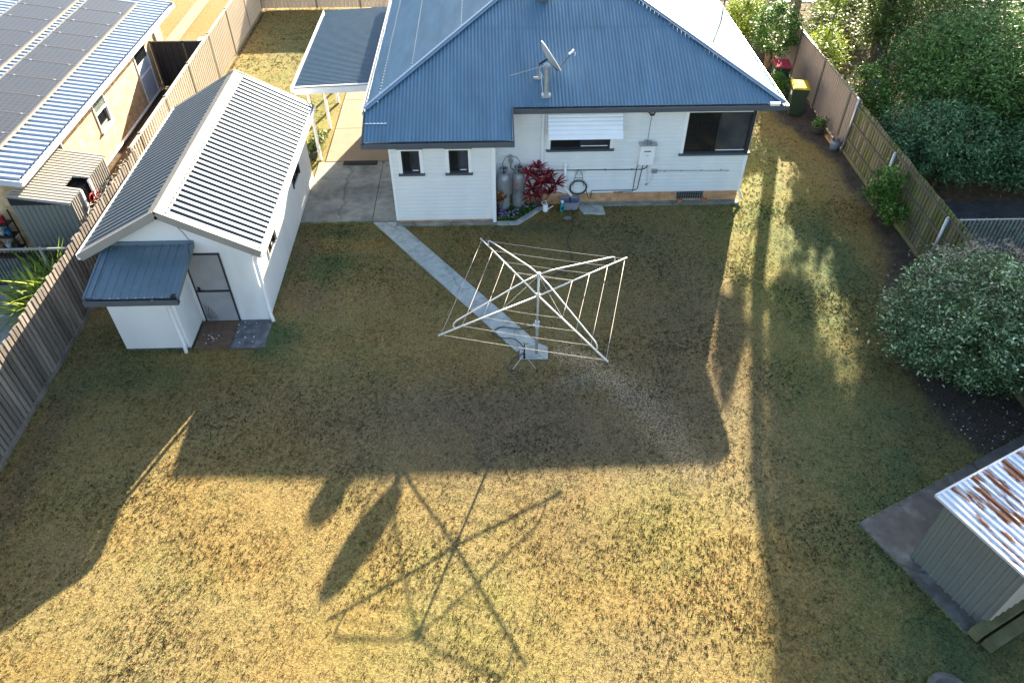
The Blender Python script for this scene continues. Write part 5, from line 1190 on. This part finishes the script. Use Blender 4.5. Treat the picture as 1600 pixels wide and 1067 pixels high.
d = MB(); d.lathe((7.35, 4.72, -.03), [(.34, 0), (.34, .07), (.24, .075), (.2, .03), (.0, .03)], 30); d.build('rim', M['conc_dark'], pc)
d = MB(); d.tube([(7.2, 4.78, .06), (7.4, 4.8, .1), (7.65, 4.68, .05)], .035, 6); d.build('pipe', M['black'], pc)
p = crown_pts((7.75, 4.4, .25), (.12, .1, .1), 14, 14, .03, .4); tt = thing('shrub', (7.75, 4.4, 0), 'little yellow flowered plant at the bottom edge by the pit', 'plant'); leaf_mesh('foliage', p-np.array((7.75, 4.4, 0)), .05, mat('yellow_petal', (.75, .65, .1), .6, .2, var=.2), tt)
# pale litter flakes on the garden bed
n = 420; lx = rng.uniform(9.4, 12, n*3); ly = rng.uniform(7.5, 22, n*3); dens = np.exp(-((ly-10.5)/1.6)**2)+.12; k = (bed_mask(lx, ly) > .6) & (rng.random(n*3) < dens*.5)
pts = np.stack([lx[k], ly[k], np.full(k.sum(), .03)], -1); tag(leaf_mesh('fallen_petals', pts, .045, FM['whitef'], up=2), 'pale fallen petals and chips scattered on the dark garden bed', 'litter', kind='stuff')
k = (bed_mask(lx, ly) > .3); pts = np.stack([lx[k], ly[k], np.full(k.sum(), .025)], -1); tag(leaf_mesh('leaf_litter', pts+rng.normal(0, .2, pts.shape)*np.array([1, 1, 0]), .07, mat('brown_litter', (.14, .09, .06), .9, .1, var=.4), up=2), 'brown leaf litter along the garden bed', 'litter', kind='stuff')

# ================================================================= NEIGHBOUR RIGHT
pk = thing('garden_fence', (15, 16.7, 0), 'low picket fence overgrown with pale vines beside the dark driveway', 'fence')
d = MB()
for i in range(60): d.box(12.25+.12*i, 16.69, 0, 12.3+.12*i, 16.71, 1.1)
pp = d.build('picket_row', M['galv'], pk); pp['kind'] = 'stuff'
d = MB(); d.bar((12.2, 16.7, 1.1), (19.5, 16.7, 1.1), .04, .03); d.build('rail', M['galv'], pk)
p = np.stack([rng.uniform(12.3, 19, 1500), rng.normal(16.62, .1, 1500), rng.uniform(.4, 1.15, 1500)], -1); leaf_mesh('vine', p-np.array((15, 16.7, 0)), .07, FM['blue'], pk)
d = MB()
for k in range(4): d.bar((12.6, 15.9-.25*k, .25+.06*k), (20, 15.9-.25*k, .25+.06*k), .1, .08)
tag(d.build('timber_rack', M['mullion']), 'dark stacked timber lengths behind the picket fence', 'timber stack')

# trees: low crowns seen in the frame, tall ones standing further back throw the long shadows
def tree(loc, label, crowns, fm, size, tp, r, br=(), bark=None, aspect=.35):
    return plant('tree', loc, label, 'tree', crowns, fm, size, tp, r, bark, 'trees in the neighbouring yard', br, aspect=aspect)
tree((17.6, 22.5, 0), 'large spreading feathery green tree filling the top right', [((17.0, 22.6, 2.7), (3.4, 2.9, 2.0), 1100, 60, .3, .45), ((19.8, 20.8, 2.6), (2.6, 2.4, 1.7), 560, 60, .3, .45), ((15.6, 24.6, 2.2), (2.0, 1.8, 1.5), 330, 55, .28, .4)], FM['wattle'], .13,
     [(17.8, 22.8, 0), (17.5, 22.5, 1.5), (17.0, 22.0, 3)], (.2, .08), limbs((17.6, 22.6, 1), [(15.5, 21.5, 3.2), (19.4, 23.2, 3.4), (18.8, 20.5, 3.2), (16.4, 24, 3.6)], .09))
tree((14.3, 20.6, 0), 'dense blue green shrubby tree hanging over the mossy fence', [((14.1, 20.6, 1.35), (1.8, 1.5, 1.15), 460, 50, .2, .5), ((16.4, 19.9, 1.2), (2.0, 1.1, 1.0), 420, 50, .2, .5)], FM['blue'], .12,
     [(14.3, 20.6, 0), (14.2, 20.5, 1.5)], (.1, .05), limbs((14.3, 20.6, .5), [(13.4, 20.2, 1.8), (15.5, 20.2, 1.8)], .05))
tree((19.4, 18.9, 0), 'blue green tree at the right edge above the driveway', [((19.0, 19.2, 1.9), (2.1, 1.3, 1.4), 400, 50, .22, .45)], FM['blue'], .13, [(19.4, 18.9, 0), (19.2, 19, 1.8)], (.12, .06), limbs((19.3, 18.9, .6), [(18.2, 18.8, 2.2), (20, 19.1, 2.3)], .05))
tree((13.1, 24.6, 0), 'sprawling leafy shrub rising above the tan fence', [((13.2, 24.3, 1.35), (.7, 1.4, .85), 130, 26, .18, .5), ((13.6, 22.6, 1.2), (.9, .8, .8), 110, 26, .16, .5)], FM['citrus'], .12, [(13.1, 24.6, 0), (13.1, 24.5, 1.2)], (.05, .03), limbs((13.1, 24.6, .3), [(13.5, 22.9, 1.4), (13.2, 25.5, 1.6)], .03))
tree((13.0, 28.4, 0), 'bright leafy shrub just beyond the bend of the tan fence', [((13.0, 28.3, 1.2), (.8, 1.2, .9), 110, 24, .18, .5), ((13.2, 29.2, 3.5), (.75, .9, 1.2), 150, 30, .14, .3)], FM['yellow'], .13, [(13.0, 28.4, 0), (13, 28.4, 1), (13.3, 28.9, 3)], (.05, .02))
tree((15.5, 29.3, 0), 'dark multi trunked tree with shaggy green foliage near the top edge', [((15.1, 28.6, 2.5), (1.1, 1.1, 1.6), 240, 44, .24, .4), ((16.9, 26.6, 2.4), (1.6, 1.4, 1.3), 300, 50, .26, .4), ((17.6, 29.6, 2.9), (1.5, 1.4, 1.3), 230, 46, .26, .4)], FM['olive'], .13,
     [(15.0, 27.6, 0), (15.2, 28.6, 1.8), (15.6, 29.9, 4.2), (15.9, 30.4, 6.2)], (.34, .2), [([(15.3, 27.7, .1), (15.9, 28.6, 1.6), (16.6, 29.6, 3.4)], .14), ([(15.5, 29.4, 3.3), (16.6, 29.2, 3.5), (17.4, 29.6, 3.4)], .09), ([(15.1, 28.2, 1.2), (14.5, 28.8, 2.6), (14.2, 29.2, 3.6)], .08)])
tree((20.5, 27.5, 0), 'broad dark green tree behind the feathery one', [((20.5, 26.6, 3.0), (3.8, 3.0, 2.3), 900, 60, .34, .4)], FM['dark'], .15, [(20.5, 27.5, 0), (20.4, 27.3, 3)], (.22, .1), limbs((20.5, 27.4, 1), [(18.6, 26.4, 3.4), (22.4, 27.8, 3.6), (20.6, 25.6, 3.4)], .09))
tree((13.1, 32.5, 0), 'tall bare grey trunked gum tree beyond the tan fence', [((12.62, 32.5, 6.65), (.34, .5, 1.0), 60, 44, .11, .3), ((14.15, 32.4, 6.5), (.6, .8, .85), 110, 44, .17, .3), ((14.6, 32.4, 7.9), (1.0, 1.3, 1.0), 240, 46, .22, .3), ((15.6, 32.0, 9.6), (1.6, 1.8, 1.5), 420, 50, .28, .3)], FM['olive'], .16,
     [(13.1, 32.5, 0), (13.1, 32.5, 3), (13.15, 32.5, 6), (13.6, 32.4, 8.2), (14.4, 32.2, 9.6)], (.28, .1), [([(13.1, 32.5, 4.6), (12.8, 32.5, 5.2), (12.65, 32.5, 5.9)], .05), ([(13.2, 32.5, 6), (14.2, 32.4, 7.0), (15, 32.3, 8)], .1)], M['palm_bark'])
tree((17.3, 33.0, 0), 'tall leafy tree standing past the top edge of the view', [((17.5, 32.6, 6.5), (1.9, 1.9, 1.6), 520, 50, .3, .3), ((17.8, 32.6, 9.2), (2.4, 2.2, 2.0), 620, 50, .34, .3), ((16.0, 31.6, 8.0), (1.3, 1.3, .9), 240, 46, .26, .3), ((14.4, 31.0, 4.6), (.45, .6, .45), 60, 36, .13, .3), ((15.15, 31.0, 5.3), (.5, .6, .5), 70, 36, .13, .3), ((15.95, 31.0, 6.1), (.55, .7, .55), 80, 36, .15, .3)], FM['dark'], .17,
     [(17.3, 33, 0), (17.2, 32.8, 4), (17.3, 32.7, 9)], (.3, .1), limbs((17.3, 32.9, 3.5), [(15.0, 31.0, 5.0), (18.8, 33, 7), (16.2, 32.2, 7.5)], .1))
tree((18.0, 34.5, 0), 'low olive thicket along the pale rail fence at the top edge', [((17.2, 35.0, 1.2), (2.6, 1.0, 1.2), 260, 34, .26, .4), ((18.6, 31.4, 1.2), (1.8, 1.4, 1.2), 230, 34, .26, .4)], FM['olive'], .14, [(18, 34.5, 0), (17.8, 34.6, 1.2)], (.08, .04))
tree((14.2, 31.4, 0), 'leafy olive shrub in the shade behind the thick trunk', [((14.2, 31.6, .9), (.9, 1.2, .8), 120, 30, .2, .4), ((15.6, 33.6, 1.0), (1.3, 1.2, .9), 150, 30, .22, .4)], FM['olive'], .13, [(14.2, 31.4, 0), (14.2, 31.5, .9)], (.05, .02))
tree((13.2, 21.3, 0), 'small dark shrub spilling over the corner of the two right fences', [((13.1, 21.5, 1.4), (.75, .8, .6), 90, 26, .14, .5)], FM['blue'], .1, [(13.2, 21.3, 0), (13.1, 21.4, 1.3)], (.04, .02))
# fence and blue drum beyond
d = MB(); d.box(12.4, 33.5, 1.1, 24, 33.56, 1.2); [d.box(12.6+2*i, 33.5, 0, 12.7+2*i, 33.56, 1.15) for i in range(6)]; tag(d.build('rail_fence', M['cream_roof']), 'pale single rail fence glimpsed through the trees', 'fence')
d = MB(); d.lathe((14.55, 26.6, 0), [(.28, 0), (.3, .1), (.3, .5), (.28, .6), (.1, .62)], 18); tag(d.build('drum', M['bluepot'], smooth=True), 'blue grey drum under the trees beyond the tan fence', 'drum')
# white mailbox-like sign by the left fence
bx = thing('cardboard_box', (-10.95, 29.2, 0), 'white open box on a stand behind the tan fence beyond the charcoal gate', 'box')
d = MB(); d.box(-11.2, 29.0, 1.0, -10.85, 29.4, 1.5); d.build('body', M['cardboard'], bx); d = MB(); d.box(-11.05, 29.15, 0, -10.98, 29.25, 1.0); d.build('post', M['wood'], bx)
# ---------------------------------------------------------------- weeds and fallen leaves
def along(p, q, n, sp): t_ = rng.random(n); return np.stack([p[0]+(q[0]-p[0])*t_+rng.normal(0, sp, n), p[1]+(q[1]-p[1])*t_+rng.normal(0, sp, n), rng.uniform(.0, .09, n)], -1)
W_ = np.concatenate([along((-10.33, 4), (-10.33, 14), 700, .05), along((-9, 13.28), (-7.6, 13.28), 160, .03), along((-5.66, 14.5), (-5.66, 18.6), 260, .03), along((-5.6, 18.68), (-3.6, 18.66), 260, .03),
  along((-2.9, 18.4), (.6, 18.42), 160, .03), along((2.6, 19.35), (7.6, 19.36), 220, .03), along((7.0, 7.95), (11.5, 10.1), 260, .05), along((7.0, 7.9), (8.1, 5.7), 220, .04),
  along((-2.75, 18.5), (1.0, 13.3), 200, .02)+np.array([.33, .12, 0]), along((-3.3, 18.5), (.4, 13.3), 200, .02)+np.array([-.2, -.12, 0])])
tag(leaf_mesh('weeds', W_, .07, FM['olive'], aspect=.22, up=0), 'small green weeds along the edges of the fence, slabs and walls', 'weeds', kind='stuff')
lx = rng.uniform(-10, 9.5, 420); ly = rng.uniform(4, 19, 420); k = ~inside_any(lx, ly)
tag(leaf_mesh('fallen_leaves', np.stack([lx[k], ly[k], np.full(k.sum(), .035)], -1), .055, M['leaf_dry'], up=2, aspect=.5), 'dry leaves scattered over the lawn', 'leaves', kind='stuff')

# single-mesh things get their origin at their base
par = {o.parent for o in bpy.data.objects if o.parent}
for o in list(COL.objects):
    if o.type == 'MESH' and not o.parent and o not in par and o.get('kind') != 'structure' and o.location.length == 0:
        co = np.array([c[:] for c in o.bound_box]); rebase(o, ((co[:, 0].min()+co[:, 0].max())/2, (co[:, 1].min()+co[:, 1].max())/2, co[:, 2].min()))
